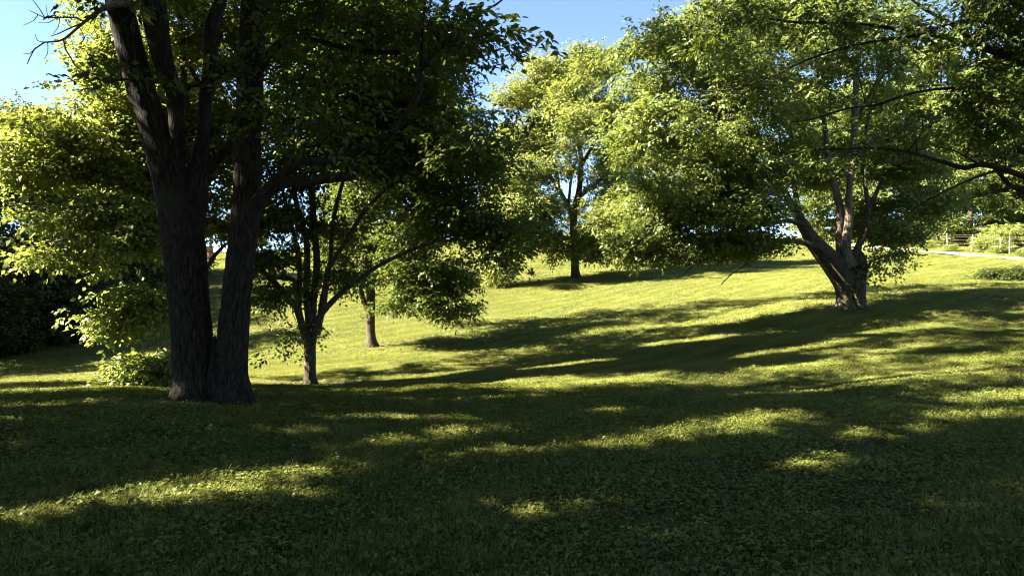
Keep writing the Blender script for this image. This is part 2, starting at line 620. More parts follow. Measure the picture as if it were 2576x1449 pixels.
def named(nm, dt):
    n = ng.nodes.new('GeometryNodeInputNamedAttribute')
    n.data_type = dt
    n.inputs['Name'].default_value = nm
    return [o for o in n.outputs if o.name == 'Attribute' and o.enabled][0]


e2r = ng.nodes.new('FunctionNodeEulerToRotation')
ng.links.new(named('rot', 'FLOAT_VECTOR'), e2r.inputs[0])
ng.links.new(gi_.outputs[0], iop.inputs['Points'])
ng.links.new(ci.outputs[0], iop.inputs['Instance'])
ng.links.new(named('pick', 'INT'), iop.inputs['Instance Index'])
ng.links.new(e2r.outputs[0], iop.inputs['Rotation'])
ng.links.new(named('scl', 'FLOAT_VECTOR'), iop.inputs['Scale'])
ng.links.new(iop.outputs[0], go_.inputs[0])
gm = grass.modifiers.new('scatter', 'NODES')
gm.node_group = ng

# ------------------------------------------------------------------ tree building
def tube(pts, sides, bark=0.0, seed=0.0, cap=True, flare=None):
    """pts (n,4): x, y, z, radius. Returns verts, quads, bark coordinates."""
    pts = np.asarray(pts, float)
    n = len(pts)
    c = pts[:, :3]
    tg = np.gradient(c, axis=0)
    tg /= np.linalg.norm(tg, axis=1)[:, None] + 1e-9
    ref = np.array((1.0, 0, 0)) if abs(tg[0][0]) < 0.9 else np.array((0, 1.0, 0))
    V = np.empty((n, sides, 3)); B = np.empty((n, sides, 3))
    ang = np.arange(sides) * 2 * math.pi / sides
    ca, sa = np.cos(ang), np.sin(ang)
    L = 0.0
    for i in range(n):
        ref = ref - tg[i] * (ref @ tg[i])
        ref /= np.linalg.norm(ref) + 1e-9
        bi = np.cross(tg[i], ref)
        r = np.full(sides, pts[i, 3])
        if i:
            L += np.linalg.norm(c[i] - c[i - 1])
        if flare is not None and flare[i] > 1e-4:
            for k in range(sides):
                rt = max(0.0, mnoise.noise((ca[k] * 1.6 + seed * 1.3, sa[k] * 1.6 - seed, 0.3)) * 1.1 + 0.8)
                r[k] *= 1 + flare[i] * min(rt, 1.35)
        if bark:
            for k in range(sides):
                lump = mnoise.noise((ca[k] * 1.1 + seed, sa[k] * 1.1, L * 0.55))
                f = mnoise.noise((ca[k] * pts[i, 3] * 26 + seed, sa[k] * pts[i, 3] * 26, L * 4.2 + seed))
                f2 = mnoise.noise((ca[k] * pts[i, 3] * 60, sa[k] * pts[i, 3] * 60 + seed, L * 11))
                r[k] *= 1 + 0.085 * lump
                r[k] += bark * (0.25 - abs(f) * 2.6 + 0.5 * f2)
        V[i] = c[i] + (ref[None] * ca[:, None] + bi[None] * sa[:, None]) * r[:, None]
        B[i, :, 0] = ca * pts[i, 3]; B[i, :, 1] = sa * pts[i, 3]; B[i, :, 2] = L
    idx = np.arange(n * sides).reshape(n, sides)
    F = np.stack([idx[:-1], np.roll(idx[:-1], -1, 1), np.roll(idx[1:], -1, 1), idx[1:]], -1).reshape(-1, 4)
    V = V.reshape(-1, 3); B = B.reshape(-1, 3)
    if cap:
        V = np.vstack([V, c[-1] + tg[-1] * pts[-1, 3] * 0.4]); B = np.vstack([B, B[-1]])
        e = len(V) - 1
        lr = idx[-1]
        F = np.vstack([F, np.stack([lr, np.roll(lr, -1), np.full(sides, e), np.full(sides, e)], -1)])
    return V, F, B


def mesh_from_tubes(name, parts, mat, parent, origin):
    V, F, B, o = [], [], [], 0
    for v_, f_, b_ in parts:
        V.append(v_); F.append(f_ + o); B.append(b_); o += len(v_)
    V = np.vstack(V) - np.asarray(origin)[None]
    F = np.vstack(F); B = np.vstack(B)
    quads = F[F[:, 2] != F[:, 3]]
    tris = F[F[:, 2] == F[:, 3]][:, :3]
    me = bpy.data.meshes.new(name)
    me.vertices.add(len(V)); me.vertices.foreach_set('co', V.astype(np.float32).ravel())
    lv = np.concatenate([quads.ravel(), tris.ravel()]).astype(np.int32)
    me.loops.add(len(lv)); me.loops.foreach_set('vertex_index', lv)
    tot = np.concatenate([np.full(len(quads), 4), np.full(len(tris), 3)]).astype(np.int32)
    st = np.concatenate([[0], np.cumsum(tot)[:-1]]).astype(np.int32)
    me.polygons.add(len(tot))
    me.polygons.foreach_set('loop_start', st); me.polygons.foreach_set('loop_total', tot)
    me.polygons.foreach_set('use_smooth', np.ones(len(tot), bool))
    me.materials.append(mat)
    me.update(calc_edges=True)
    at = me.attributes.new('bark', 'FLOAT_VECTOR', 'POINT')
    at.data.foreach_set('vector', B.astype(np.float32).ravel())
    ob = bpy.data.objects.new(name, me)
    COL.objects.link(ob)
    if parent:
        ob.parent = parent
    return ob


def twig_batch(S0, E0, r0, r1, g, sag=0.08):
    """Many thin three-sided twigs at once."""
    n = len(S0)
    ln = np.linalg.norm(E0 - S0, axis=1)
    d = (E0 - S0) / (ln[:, None] + 1e-9)
    ref = np.where(np.abs(d[:, 2:3]) < 0.9, np.array([[0, 0, 1.0]]), np.array([[1.0, 0, 0]]))
    a1 = np.cross(d, ref); a1 /= np.linalg.norm(a1, axis=1)[:, None] + 1e-9
    a2 = np.cross(d, a1)
    V = np.empty((n, 6, 3)); B = np.zeros((n, 6, 3))
    for i, (c, r) in enumerate(((S0, r0), (E0, r1))):
        for k in range(3):
            an = k * 2.0944
            V[:, i * 3 + k] = c + (a1 * math.cos(an) + a2 * math.sin(an)) * r[:, None]
            B[:, i * 3 + k] = np.stack([np.full(n, .02 * math.cos(an)), np.full(n, .02 * math.sin(an)), ln * i], -1)
    base = np.array([[k, (k + 1) % 3, 3 + (k + 1) % 3, 3 + k] for k in range(3)])
    F = (base[None] + (np.arange(n) * 6)[:, None, None]).reshape(-1, 4)
    return V.reshape(-1, 3), F, B.reshape(-1, 3)


def spray_variants(g, count, nleaf, length, leaf_len, leaf_w, hexleaf=False, droop=0.25, stems=3):
    """Small leafy twigs lying roughly flat: x points outward, z up. Returns verts (count, nv, 3) and faces."""
    out = []
    for c in range(count):
        vs_ = []
        per = int(math.ceil(nleaf / stems))
        k = 0
        for s in range(stems):
            a = (s - (stems - 1) / 2) * 0.75 + g.normal(0, .15)
            Ls = length * g.uniform(.7, 1.1) * (1 if stems == 1 or s == stems // 2 else .8)
            for j in range(per):
                if k >= nleaf:
                    break
                k += 1
                t = 0.12 + 0.88 * (j + g.uniform(0, .6)) / per
                side = 1 if j % 2 else -1
                last = j == per - 1
                bx = np.array([math.cos(a) * Ls * t, math.sin(a) * Ls * t, -droop * Ls * t * t + g.normal(0, .02)])
                la = a + (0 if last else side * g.uniform(.55, 1.25))
                dz = g.uniform(-.85, .25)
                d = np.array([math.cos(la), math.sin(la), dz]); d /= np.linalg.norm(d)
                up = np.array([g.normal(0, .65), g.normal(0, .65), 1.0])
                w = np.cross(up, d); w /= np.linalg.norm(w)
                n_ = np.cross(d, w)
                ll = leaf_len * g.uniform(.7, 1.2); lw = leaf_w * g.uniform(.75, 1.2) / 2
                fold = g.uniform(.05, .35) * lw
                tip = bx + d * ll - np.array([0, 0, .12 * ll])
                if hexleaf:
                    vs_ += [bx, bx + d * ll * .3 + w * lw * .9 + n_ * fold, bx + d * ll * .68 + w * lw * .75 + n_ * fold * .8, tip,
                            bx + d * ll * .68 - w * lw * .75 + n_ * fold * .8, bx + d * ll * .3 - w * lw * .9 + n_ * fold]
                else:
                    vs_ += [bx, bx + d * ll * .45 + w * lw + n_ * fold, tip, bx + d * ll * .45 - w * lw + n_ * fold]
        out.append(vs_)
    V = np.array(out)
    nl = V.shape[1] // (6 if hexleaf else 4)
    if hexleaf:
        b = np.array([[0, 1, 2, 3], [0, 3, 4, 5]])
        F = (b[None] + (np.arange(nl) * 6)[:, None, None]).reshape(-1, 4)
    else:
        b = np.array([[0, 1, 2, 3]])
        F = (b[None] + (np.arange(nl) * 4)[:, None, None]).reshape(-1, 4)
    return V, F


def place_sprays(variants, faces, pos, yaw, pitch, roll, scl, g):
    n = len(pos)
    pick = g.integers(0, len(variants), n)
    cyw, syw = np.cos(yaw), np.sin(yaw)
    cp, sp = np.cos(pitch), np.sin(pitch)
    cr, sr = np.cos(roll), np.sin(roll)
    Z = np.zeros(n); O = np.ones(n)
    Rz = np.stack([np.stack([cyw, -syw, Z], -1), np.stack([syw, cyw, Z], -1), np.stack([Z, Z, O], -1)], 1)
    Ry = np.stack([np.stack([cp, Z, sp], -1), np.stack([Z, O, Z], -1), np.stack([-sp, Z, cp], -1)], 1)
    Rx = np.stack([np.stack([O, Z, Z], -1), np.stack([Z, cr, -sr], -1), np.stack([Z, sr, cr], -1)], 1)
    M = Rz @ Ry @ Rx
    V = np.einsum('nij,nkj->nki', M, variants[pick]) * scl[:, None, None] + pos[:, None, :]
    nvv = variants.shape[1]
    F = (faces[None] + (np.arange(n) * nvv)[:, None, None]).reshape(-1, 4)
    return V.reshape(-1, 3), F


# openings in the crowns that let sun patches through to the lawn: (x, y, z, radius of the opening)
GAPS = []


def gap_line(a, b, r, step=.22):
    n = max(2, int(math.hypot(b[0] - a[0], b[1] - a[1]) / step) + 1)
    for i in range(n):
        t = i / (n - 1)
        x, y = a[0] + (b[0] - a[0]) * t, a[1] + (b[1] - a[1]) * t
        GAPS.append((x, y, H1(x, y), r * random.uniform(.75, 1.15)))


gap_line((-3.7, 4.35), (-1.5, 6.2), .27)
gap_line((-2.6, 4.9), (-1.9, 5.5), .36)
gap_line((-1.9, 6.9), (-.8, 7.2), .2)
gap_line((1.1, 6.8), (2.2, 7.3), .3)
gap_line((2.2, 7.3), (3.3, 8.5), .36)
gap_line((-2.2, 8.5), (-.3, 8.7), .26)
gap_line((-.6, 7.6), (-.2, 7.7), .22)
gap_line((-6.9, 8.9), (-4.9, 9.1), .25)
gap_line((-6.2, 7.7), (-4.4, 7.9), .17)
gap_line((-5.2, 6.6), (-4.4, 6.7), .2)
gap_line((-3.2, 7.4), (-2.3, 7.7), .22)
gap_line((-1.2, 10.4), (.8, 10.5), .24)
gap_line((3.6, 10.4), (5.8, 10.8), .3)
gap_line((8.2, 12.2), (10.4, 12.6), .32)
gap_line((1.2, 13.2), (2.8, 13.4), .2)
gap_line((5, 13.5), (6.5, 13.8), .22)
gap_line((5.5, 16), (8.2, 16.4), .28)
gap_line((9.4, 17.4), (11, 17.6), .35)
gap_line((6.2, 9.1), (6.9, 9.2), .25)
gap_line((-5.8, 5.9), (-5.2, 6.0), .2)
gap_line((-1.4, 5.0), (-.9, 5.1), .13)
gap_line((-.3, 6.4), (.3, 6.6), .16)
gap_line((3.9, 7.2), (4.6, 7.4), .16)
gap_line((5.2, 8.0), (5.9, 8.2), .2)
gap_line((-3.4, 9.0), (-2.6, 9.1), .2)
gap_line((1.2, 8.9), (2.4, 9.2), .2)
gap_line((6.4, 10.9), (7.6, 11.1), .28)
gap_line((-1.6, 14.6), (.6, 15), .22)
gap_line((.5, 17.2), (2.4, 17.5), .35)
gap_line((4.2, 19.2), (6.2, 19.5), .4)
gap_line((-2.8, 17.2), (-1.2, 17.4), .35)
gap_line((.3, 5.0), (.7, 5.1), .13)
gap_line((2.6, 6.0), (3.0, 6.1), .14)
GAPS += [(-4.75, 9.35, .35, .22), (-4.6, 9.35, .6, .22), (-4.45, 9.35, .25, .2), (-5.5, 9.6, 4.0, .2), (-5.4, 9.6, 3.6, .2), (-3.9, 9.5, 3.3, .15), (-3.8, 9.5, 4.6, .15)]
TO_SUN = np.array(to_sun)
for px_, py_, d_, r_ in ((300, 815, 13.8, .3), (335, 785, 13.8, .3), (370, 755, 13.9, .3), (400, 730, 14, .3), (345, 950, 13.9, .3), (385, 930, 14.1, .3), (180, 650, 13.7, .25), (240, 645, 13.8, .25)):
    GAPS.append((*(P(px_, py_, d_) + TO_SUN * .75), r_))
for px_, py_, d_, r_ in ((2112, 745, 21.7, .2), (2118, 765, 21.7, .2), (2140, 700, 21.7, .2), (2145, 725, 21.6, .2), (2150, 750, 21.6, .2), (2122, 600, 21.7, .16), (2124, 570, 21.7, .16), (2126, 540, 21.7, .16), (2126, 510, 21.7, .14), (2100, 560, 21.9, .14), (2100, 520, 21.9, .14), (2140, 420, 21.7, .14), (2142, 380, 21.7, .14), (772, 900, 15.85, .14), (772, 940, 15.85, .14), (926, 850, 23.8, .12), (1441, 670, 42.6, .25)):
    GAPS.append((*P(px_, py_, d_), r_))


def in_gaps(pos):
    hit = np.zeros(len(pos), bool)
    for x, y, z, r in GAPS:
        d = pos - np.array((x, y, z))
        t = d @ TO_SUN
        hit |= (t > 0) & (((d - t[:, None] * TO_SUN) ** 2).sum(1) < (r * .9 + .09) ** 2)
    return hit


class Leaf:
    def __init__(s, mat, n=24, length=.42, leaf=(.085, .045), hexleaf=False, droop=.3, stems=3, sh=.42, sv=.16, scale=(.75, 1.2)):
        s.mat, s.n, s.length, s.leaf, s.hex, s.droop, s.stems, s.sh, s.sv, s.scale = mat, n, length, leaf, hexleaf, droop, stems, sh, sv, scale


def px_limb(name, d, rows, mat=None, **kw):
    """rows: (px, py, halfwidth px[, depth]); returns a limb dict in metres."""
    pts = []
    for r in rows:
        dd = r[3] if len(r) > 3 else d
        p = P(r[0], r[1], dd)
        pts.append((*p, r[2] / FPX * dd))
    return dict(name=name, pts=pts, mat=mat, **kw)


def px_lobe(px, py, d, rx, ry, rd, nsub, nspray):
    c = P(px, py, d)
    return (c, np.array((rx / FPX * d, rd, ry / FPX * d)), nsub, nspray)


def lobe(x, y, z, rx, ry, rz, nsub, nspray):
    return (np.array((x, y, z), float), np.array((rx, ry, rz), float), nsub, nspray)


def build_tree(name, label, base, limbs, lobes, leaf, seed, bark, cat='tree', group=None, zmin=None, crown_name='crown', twigs=True, min_z=None, gaps=False):
    g = np.random.default_rng(seed)
    base = np.asarray(base, float)
    root = empty(name, base, label, cat, group)
    nodes, nrad = [], []
    for lb in limbs:
        pts = np.asarray(lb['pts'], float)
        Lt = np.linalg.norm(np.diff(pts[:, :3], axis=0), axis=1).sum()
        det = lb.get('detail', 0)
        n = int(max(4, Lt / (0.06 if det else 0.2)))
        sm = catmull(pts, n)
        sm[:, 3] = np.maximum(sm[:, 3], 0.003)
        if not det and lb.get('wob', 1):
            ph = g.uniform(0, 6, 3)
            s_ = np.linspace(0, Lt, len(sm))
            amp = 0.35 * np.minimum(sm[:, 3], 0.05)
            for k in range(3):
                sm[:, k] += amp * np.sin(s_ * 3.1 + ph[k])
        if 'flare' in lb:
            z0 = lb['ground']
            hgt = np.clip((sm[:, 2] - z0) / lb.get('flare_h', .5), 0, 1)
            fl = lb['flare'] * (1 - hgt) ** 2.5
        else:
            fl = None
        sides = lb.get('sides', 56 if det else (14 if sm[0, 3] > .1 else 9 if sm[0, 3] > .03 else 6))
        ob = mesh_from_tubes(lb['name'], [tube(sm, sides, det, seed * 3.7 + len(nodes), flare=fl)], lb['mat'] or bark, root, base)
        if lb.get('attach', 1):
            step = max(1, int(len(sm) / max(3, Lt / 0.3)))
            for p in sm[int(len(sm) * lb.get('from', 0.25))::step]:
                if zmin is None or p[2] > zmin:
                    nodes.append(p[:3]); nrad.append(p[3])
    nodes = [np.array(p) for p in nodes]
    # crown clumps
    subs = []
    for c, r, nsub, nspray in lobes:
        k = 0
        while k < nsub:
            d = g.normal(0, 1, 3); d /= np.linalg.norm(d)
            rr = (0.25 + 0.75 * g.random() ** 0.5)
            p = c + d * r * rr
            k += 1
            if min_z is not None:
                p[2] = max(p[2], min_z)
            subs.append((p, nspray))
    tubes_ = []
    spray_pos, spray_yaw, tw_s, tw_e = [], [], [], []
    if nodes:
        NP = np.array(nodes); NR = np.array(nrad)
        order = np.argsort([np.min(((NP - s[0]) ** 2).sum(1)) for s in subs])
    else:
        order = range(len(subs))
    for oi in order:
        c, nspray = subs[oi]
        dv = c[None] - NP
        dist = np.linalg.norm(dv, axis=1)
        cost = dist + 0.6 * np.maximum(0, -dv[:, 2] + 0.1) + 0.25 * np.maximum(0, 0.02 - NR) / 0.02
        j = int(np.argmin(cost))
        p0 = NP[j]; ln = dist[j]
        if ln > 0.15:
            m1 = p0 + (c - p0) * 0.4 + g.normal(0, .09, 3) * ln + np.array((0, 0, .16 * ln))
            m2 = p0 + (c - p0) * 0.75 + g.normal(0, .05, 3) * ln + np.array((0, 0, .10 * ln))
            r0 = min(NR[j] * 0.7, 0.007 + 0.010 * ln)
            r0 = max(r0, .005)
            path = np.array([(*p0, r0), (*m1, r0 * .75), (*m2, r0 * .5), (*c, max(.003, r0 * .3))])
            sm = catmull(path, max(5, int(ln / .25)))
            tubes_.append(tube(sm, 4, cap=False))
            NP = np.vstack([NP, sm[2:, :3]]); NR = np.concatenate([NR, sm[2:, 3]])
            line = sm[len(sm) // 3:, :3]
        else:
            line = p0[None]
        k = max(1, int(nspray * g.uniform(.6, 1.4)))
        off = np.clip(g.normal(0, 1, (k, 3)), -1.6, 1.6) * np.array((leaf.sh, leaf.sh, leaf.sv))
        sp_ = c[None] + off
        # spread some along the bough
        tpick = line[g.integers(0, len(line), k)]
        sp_ = np.where(g.random((k, 1)) < .45, tpick + off * .6, sp_)
        if min_z is not None:
            sp_[:, 2] = np.maximum(sp_[:, 2], min_z)
        src = line[np.argmin(((sp_[:, None] - line[None]) ** 2).sum(-1), axis=1)]
        out = sp_ - src + (c - p0)[None] * 0.35
        spray_yaw.append(np.arctan2(out[:, 1], out[:, 0]) + g.normal(0, .6, k))
        spray_pos.append(sp_); tw_s.append(src); tw_e.append(sp_)
    pos = np.vstack(spray_pos); yaw = np.concatenate(spray_yaw)
    S0, E0 = np.vstack(tw_s), np.vstack(tw_e)
    if gaps:
        keep = ~in_gaps(pos)
        pos, yaw, S0, E0 = pos[keep], yaw[keep], S0[keep], E0[keep]
    n = len(pos)
    if tubes_:
        mesh_from_tubes('boughs', tubes_, bark, root, base)['kind'] = 'stuff'
    if twigs:
        tk = g.random(n) < .3
        tn = int(tk.sum())
        mesh_from_tubes('twigs', [twig_batch(S0[tk], E0[tk], np.full(tn, .0055), np.full(tn, .003), g)], bark, root, base)['kind'] = 'stuff'
    va, fa = spray_variants(g, 10, leaf.n, leaf.length, leaf.leaf[0], leaf.leaf[1], leaf.hex, leaf.droop, leaf.stems)
    V, F = place_sprays(va, fa, pos, yaw, g.normal(.16, .36, n), g.normal(0, .4, n), g.uniform(leaf.scale[0], leaf.scale[1], n), g)
    fast_mesh(crown_name, V - base[None], F, leaf.mat, root)
    return root


# ---- twin-trunk tree by the camera
D1 = 9.7
gz1 = H1(-4.3, 9.7)
b1 = P(535, 1000, D1); b1[2] = gz1
limbs = [
    px_limb('trunk', D1, [(488, 1052, 62, 9.75), (487, 1005, 60), (486, 930, 57), (484, 845, 55), (477, 762, 54), (466, 638, 57), (455, 560, 58), (450, 500, 46), (448, 450, 22)],
            detail=.016, flare=.42, flare_h=.42, ground=gz1, attach=0, sides=84),
    px_limb('trunk', D1, [(588, 1048, 50, 9.55), (587, 978, 46), (584, 928, 43), (587, 845, 43), (594, 762, 40), (607, 638, 39.5), (620, 513, 39), (622, 355, 36), (630, 213, 35.5), (638, 0, 34), (648, -200, 30), (650, -500, 22), (640, -900, 12), (645, -1200, 4)],
            detail=.014, flare=.38, flare_h=.45, ground=gz1, **{'from': .45}, sides=72),
    px_limb('root_flare', 9.65, [(541, 1060, 34), (541, 1000, 30), (541, 950, 24), (541, 900, 17), (541, 862, 10), (541, 846, 4)], detail=.010, sides=36, attach=0),
    px_limb('limb', D1, [(447, 560, 50), (432, 470, 47), (412, 400, 44), (388, 320, 40), (352, 214, 37), (303, 21, 35), (262, -150, 30), (215, -380, 23), (180, -650, 14), (150, -900, 5)], detail=.010, sides=48, **{'from': .5}),
    px_limb('limb', D1, [(460, 600, 34), (450, 480, 24), (446, 390, 22), (446, 320, 21, 9.6), (438, 230, 23, 9.55), (408, 142, 28, 9.6), (388, 21, 34, 9.6), (376, -150, 28, 9.6), (360, -400, 20, 9.4), (350, -760, 9, 9.2), (350, -950, 4, 9.1)], detail=.008, sides=40, **{'from': .6}),
    px_limb('limb', D1, [(474, 620, 36, 9.8), (490, 500, 36, 9.8), (496, 426, 27, 9.9), (509, 356, 20, 9.95), (516, 249, 18, 10), (527, 178, 18, 10), (530, 71, 19, 10.1), (555, 0, 17, 10.2), (575, -160, 13, 10.4), (600, -420, 8, 10.8), (610, -700, 4, 11)], detail=.006, sides=32, **{'from': .6}),
    px_limb('limb', 10, [(522, 240, 14), (545, 199, 11), (598, 142, 9), (650, 60, 7, 10.2), (720, -60, 5, 10.6)]),
    px_limb('limb', 9.9, [(505, 440, 16), (523, 427, 13), (588, 355, 9), (640, 310, 7, 10.4), (700, 280, 4, 10.9)]),
    px_limb('limb', 9.9, [(515, 212, 8), (500, 211, 7), (478, 216, 6), (462, 240, 4), (458, 265, 3)], attach=0),
    px_limb('limb', 9.95, [(512, 215, 6), (497, 200, 5), (483, 172, 6), (480, 166, 3)], attach=0),
    # long swept bough and broken stub bough to the side
    px_limb('limb', 9.6, [(625, 540, 24), (655, 496, 20), (684, 465, 15), (734, 425, 11, 9.5), (787, 408, 10, 9.3), (833, 403, 10, 9.2), (883, 385, 10, 9.1), (933, 362, 9.5, 9), (983, 338, 9, 8.9), (1016, 299, 9, 8.9), (1049, 252, 8, 8.9), (1062, 206, 7.5, 8.9), (1059, 179, 7, 8.9), (1079, 149, 6, 8.9), (1109, 113, 5, 8.9), (1145, 80, 4.5, 8.9), (1198, 40, 3.5, 9), (1248, 13, 2.5, 9), (1300, -30, 1.5, 9)], **{'from': .72}),
    px_limb('limb', 9.6, [(630, 545, 22), (665, 490, 19), (701, 462, 16), (750, 455, 14, 9.4), (833, 446, 13, 9.2), (883, 445, 12, 9.0), (905, 425, 9, 8.9)], attach=0),
    px_limb('limb', 8.9, [(1060, 190, 5), (1059, 126, 4), (1062, 66, 3.5), (1069, 0, 3), (1080, -80, 2)], **{'from': .3}),
    px_limb('limb', 8.9, [(1079, 140, 4), (1099, 121, 3.5), (1149, 116, 3), (1198, 96, 2.5), (1250, 85, 1.5)], **{'from': .3}),
    px_limb('limb', 9.6, [(640, 190, 14), (667, 143, 11), (700, 113, 9), (734, 93, 8), (767, 96, 7.5), (833, 113, 7, 9.4), (883, 123, 6.5, 9.3), (933, 129, 6.5, 9.2), (1006, 134, 6, 9.1)], attach=0),
    px_limb('limb', 9.2, [(330, 10, 12, 9.6), (290, 15, 9, 9.4), (256, 28, 6), (217, 55, 4), (192, 75, 3.2), (165, 97, 2.8), (147, 104, 2.4), (110, 107, 1.8), (85, 125, 1.5), (75, 145, 1.2), (68, 162, 1)], M_DEAD, attach=0),
    px_limb('limb', 9.2, [(160, 98, 2.4), (165, 125, 2), (178, 145, 1.8), (188, 165, 1.6), (205, 178, 1.2), (225, 185, 1)], M_DEAD, attach=0),
    px_limb('limb', 9.2, [(215, 57, 2.5), (190, 45, 2), (150, 45, 1.8), (112, 45, 1.6), (85, 32, 1.2), (70, 25, .8)], M_DEAD, attach=0),
    px_limb('limb', 9.2, [(112, 45, 1.4), (100, 25, 1.2), (88, 8, 1), (72, -10, .8)], M_DEAD, attach=0),
    px_limb('limb', 9.2, [(215, 58, 2.2), (180, 70, 1.8), (148, 85, 1.2), (128, 92, .9)], M_DEAD, attach=0),
    # leafy shoot hanging over the trunk
    px_limb('limb', 9.2, [(345, 205, 3), (320, 200, 2.2), (285, 205, 1.8), (245, 190, 1.5), (205, 178, 1)], **{'from': .0}),
]
gdead = np.random.default_rng(5)
for (x0, y0, ang, ln) in [(147, 104, 2.7, 40), (110, 107, 3.5, 30), (165, 97, 1.9, 40), (180, 72, -2.2, 36), (130, 45, -2.4, 35), (95, 38, 2.1, 45), (120, 106, 1.4, 45), (178, 145, 2.6, 30), (200, 70, 1.2, 60), (150, 50, 1.6, 40), (90, 120, 2.3, 35), (140, 47, 2.5, 45), (215, 90, 2.2, 45)]:
    x1, y1 = x0 + math.cos(ang) * ln * .5 + gdead.normal(0, 4), y0 + math.sin(ang) * ln * .5 + gdead.normal(0, 4)
    x2, y2 = x0 + math.cos(ang + .4) * ln, y0 + math.sin(ang + .4) * ln
    limbs.append(px_limb('twig', 9.2, [(x0, y0, 1.2), (x1, y1, .9), (x2, y2, .6)], M_DEAD, attach=0, wob=0))
for l_ in limbs:
    if l_.get('detail'):
        l_['pts'] = [(p[0], p[1], p[2], p[3] * .88) for p in l_['pts']]
lobes = [
    lobe(-4.6, 9.7, 10.2, 4.6, 4.4, 2.4, 55, 26), lobe(-8.0, 8.8, 9.4, 3.0, 3.2, 2.2, 26, 26), lobe(-1.4, 9.2, 9.2, 3.0, 3.4, 2.2, 26, 26),
    lobe(-4.4, 12.6, 9.8, 3.6, 2.6, 2.0, 24, 26), lobe(-4.2, 6.8, 9.6, 3.6, 2.4, 1.8, 20, 26), lobe(-4.6, 9.7, 13.4, 3.2, 3.2, 1.8, 26, 26),
    lobe(0.8, 13.4, 11.6, 2.6, 2.2, 1.3, 20, 26), lobe(2.6, 11.6, 11.0, 2.2, 2.0, 1.1, 16, 26), lobe(-0.6, 7.4, 10.6, 3.0, 2.6, 1.8, 22, 26), lobe(-1.2, 12.4, 11.4, 3.2, 2.8, 1.9, 24, 26), lobe(-5.5, 5.4, 11.2, 3.4, 2.4, 1.8, 22, 26),  # lobes added above the frame to throw shade on the lawn
    px_lobe(790, 20, 9.2, 110, 70, .9, 10, 14), px_lobe(770, 190, 9.3, 70, 80, .8, 7, 9), px_lobe(940, 30, 9.0, 110, 60, .8, 8, 12),
    px_lobe(860, 330, 9.0, 80, 50, .6, 6, 8), px_lobe(1190, 70, 9.0, 75, 45, .5, 11, 7), px_lobe(1240, 110, 9.0, 50, 25, .4, 5, 5),
    px_lobe(1080, 60, 8.9, 60, 60, .5, 6, 9), px_lobe(740, 350, 9.3, 50, 70, .5, 4, 7),
    px_lobe(310, 215, 9.1, 30, 16, .2, 5, 5), px_lobe(290, -10, 9.0, 40, 12, .3, 4, 6), px_lobe(350, 190, 9.1, 22, 20, .15, 2, 3),
    px_lobe(640, 235, 9.2, 22, 30, .15, 3, 4), px_lobe(880, 440, 9.0, 60, 15, .3, 3, 6)]
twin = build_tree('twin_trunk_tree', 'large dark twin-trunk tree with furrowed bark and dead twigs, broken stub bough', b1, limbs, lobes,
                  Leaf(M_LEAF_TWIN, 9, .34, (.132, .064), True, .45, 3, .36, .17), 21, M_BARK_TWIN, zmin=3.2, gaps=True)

# ---- lime-coloured tree behind the twin trunks
D2 = 15.0
b2 = P(505, 1000, D2); b2[2] = H1(b2[0], b2[1])
limbs = [
    px_limb('trunk', D2, [(505, 1010, 17), (503, 900, 15), (500, 760, 14), (498, 600, 12), (490, 430, 10), (470, 250, 8), (455, 80, 6.5), (445, -60, 5), (430, -250, 3.5), (435, -450, 1.5)], flare=.4, ground=b2[2], **{'from': .25}),
    px_limb('limb', D2, [(500, 720, 9), (440, 640, 7, 14.5), (340, 600, 5, 14), (220, 590, 3, 13.8), (130, 610, 1.5, 13.6)]),
    px_limb('limb', D2, [(499, 640, 9), (420, 520, 7, 14.6), (300, 440, 5, 14.2), (160, 400, 3.5, 14), (20, 420, 2, 14)]),
    px_limb('limb', D2, [(497, 560, 9), (430, 400, 7), (350, 280, 5), (280, 180, 3), (250, 110, 1.5)]),
    px_limb('limb', D2, [(494, 520, 8), (545, 420, 6, 15.5), (590, 300, 4, 16), (610, 150, 2, 16.3)]),
    px_limb('limb', D2, [(502, 790, 6), (450, 730, 4.5, 14.4), (400, 740, 3, 14), (340, 790, 2, 13.8), (290, 840, 1.2, 13.7)]),
    px_limb('limb', D2, [(503, 900, 4), (460, 880, 3, 14.6), (410, 905, 2.2, 14.2), (360, 940, 1.5, 14), (320, 970, 1, 13.9)]),
    px_limb('limb', D2, [(500, 700, 7), (540, 640, 5, 15.3), (575, 610, 3, 15.6), (600, 590, 2, 15.8)]),
]
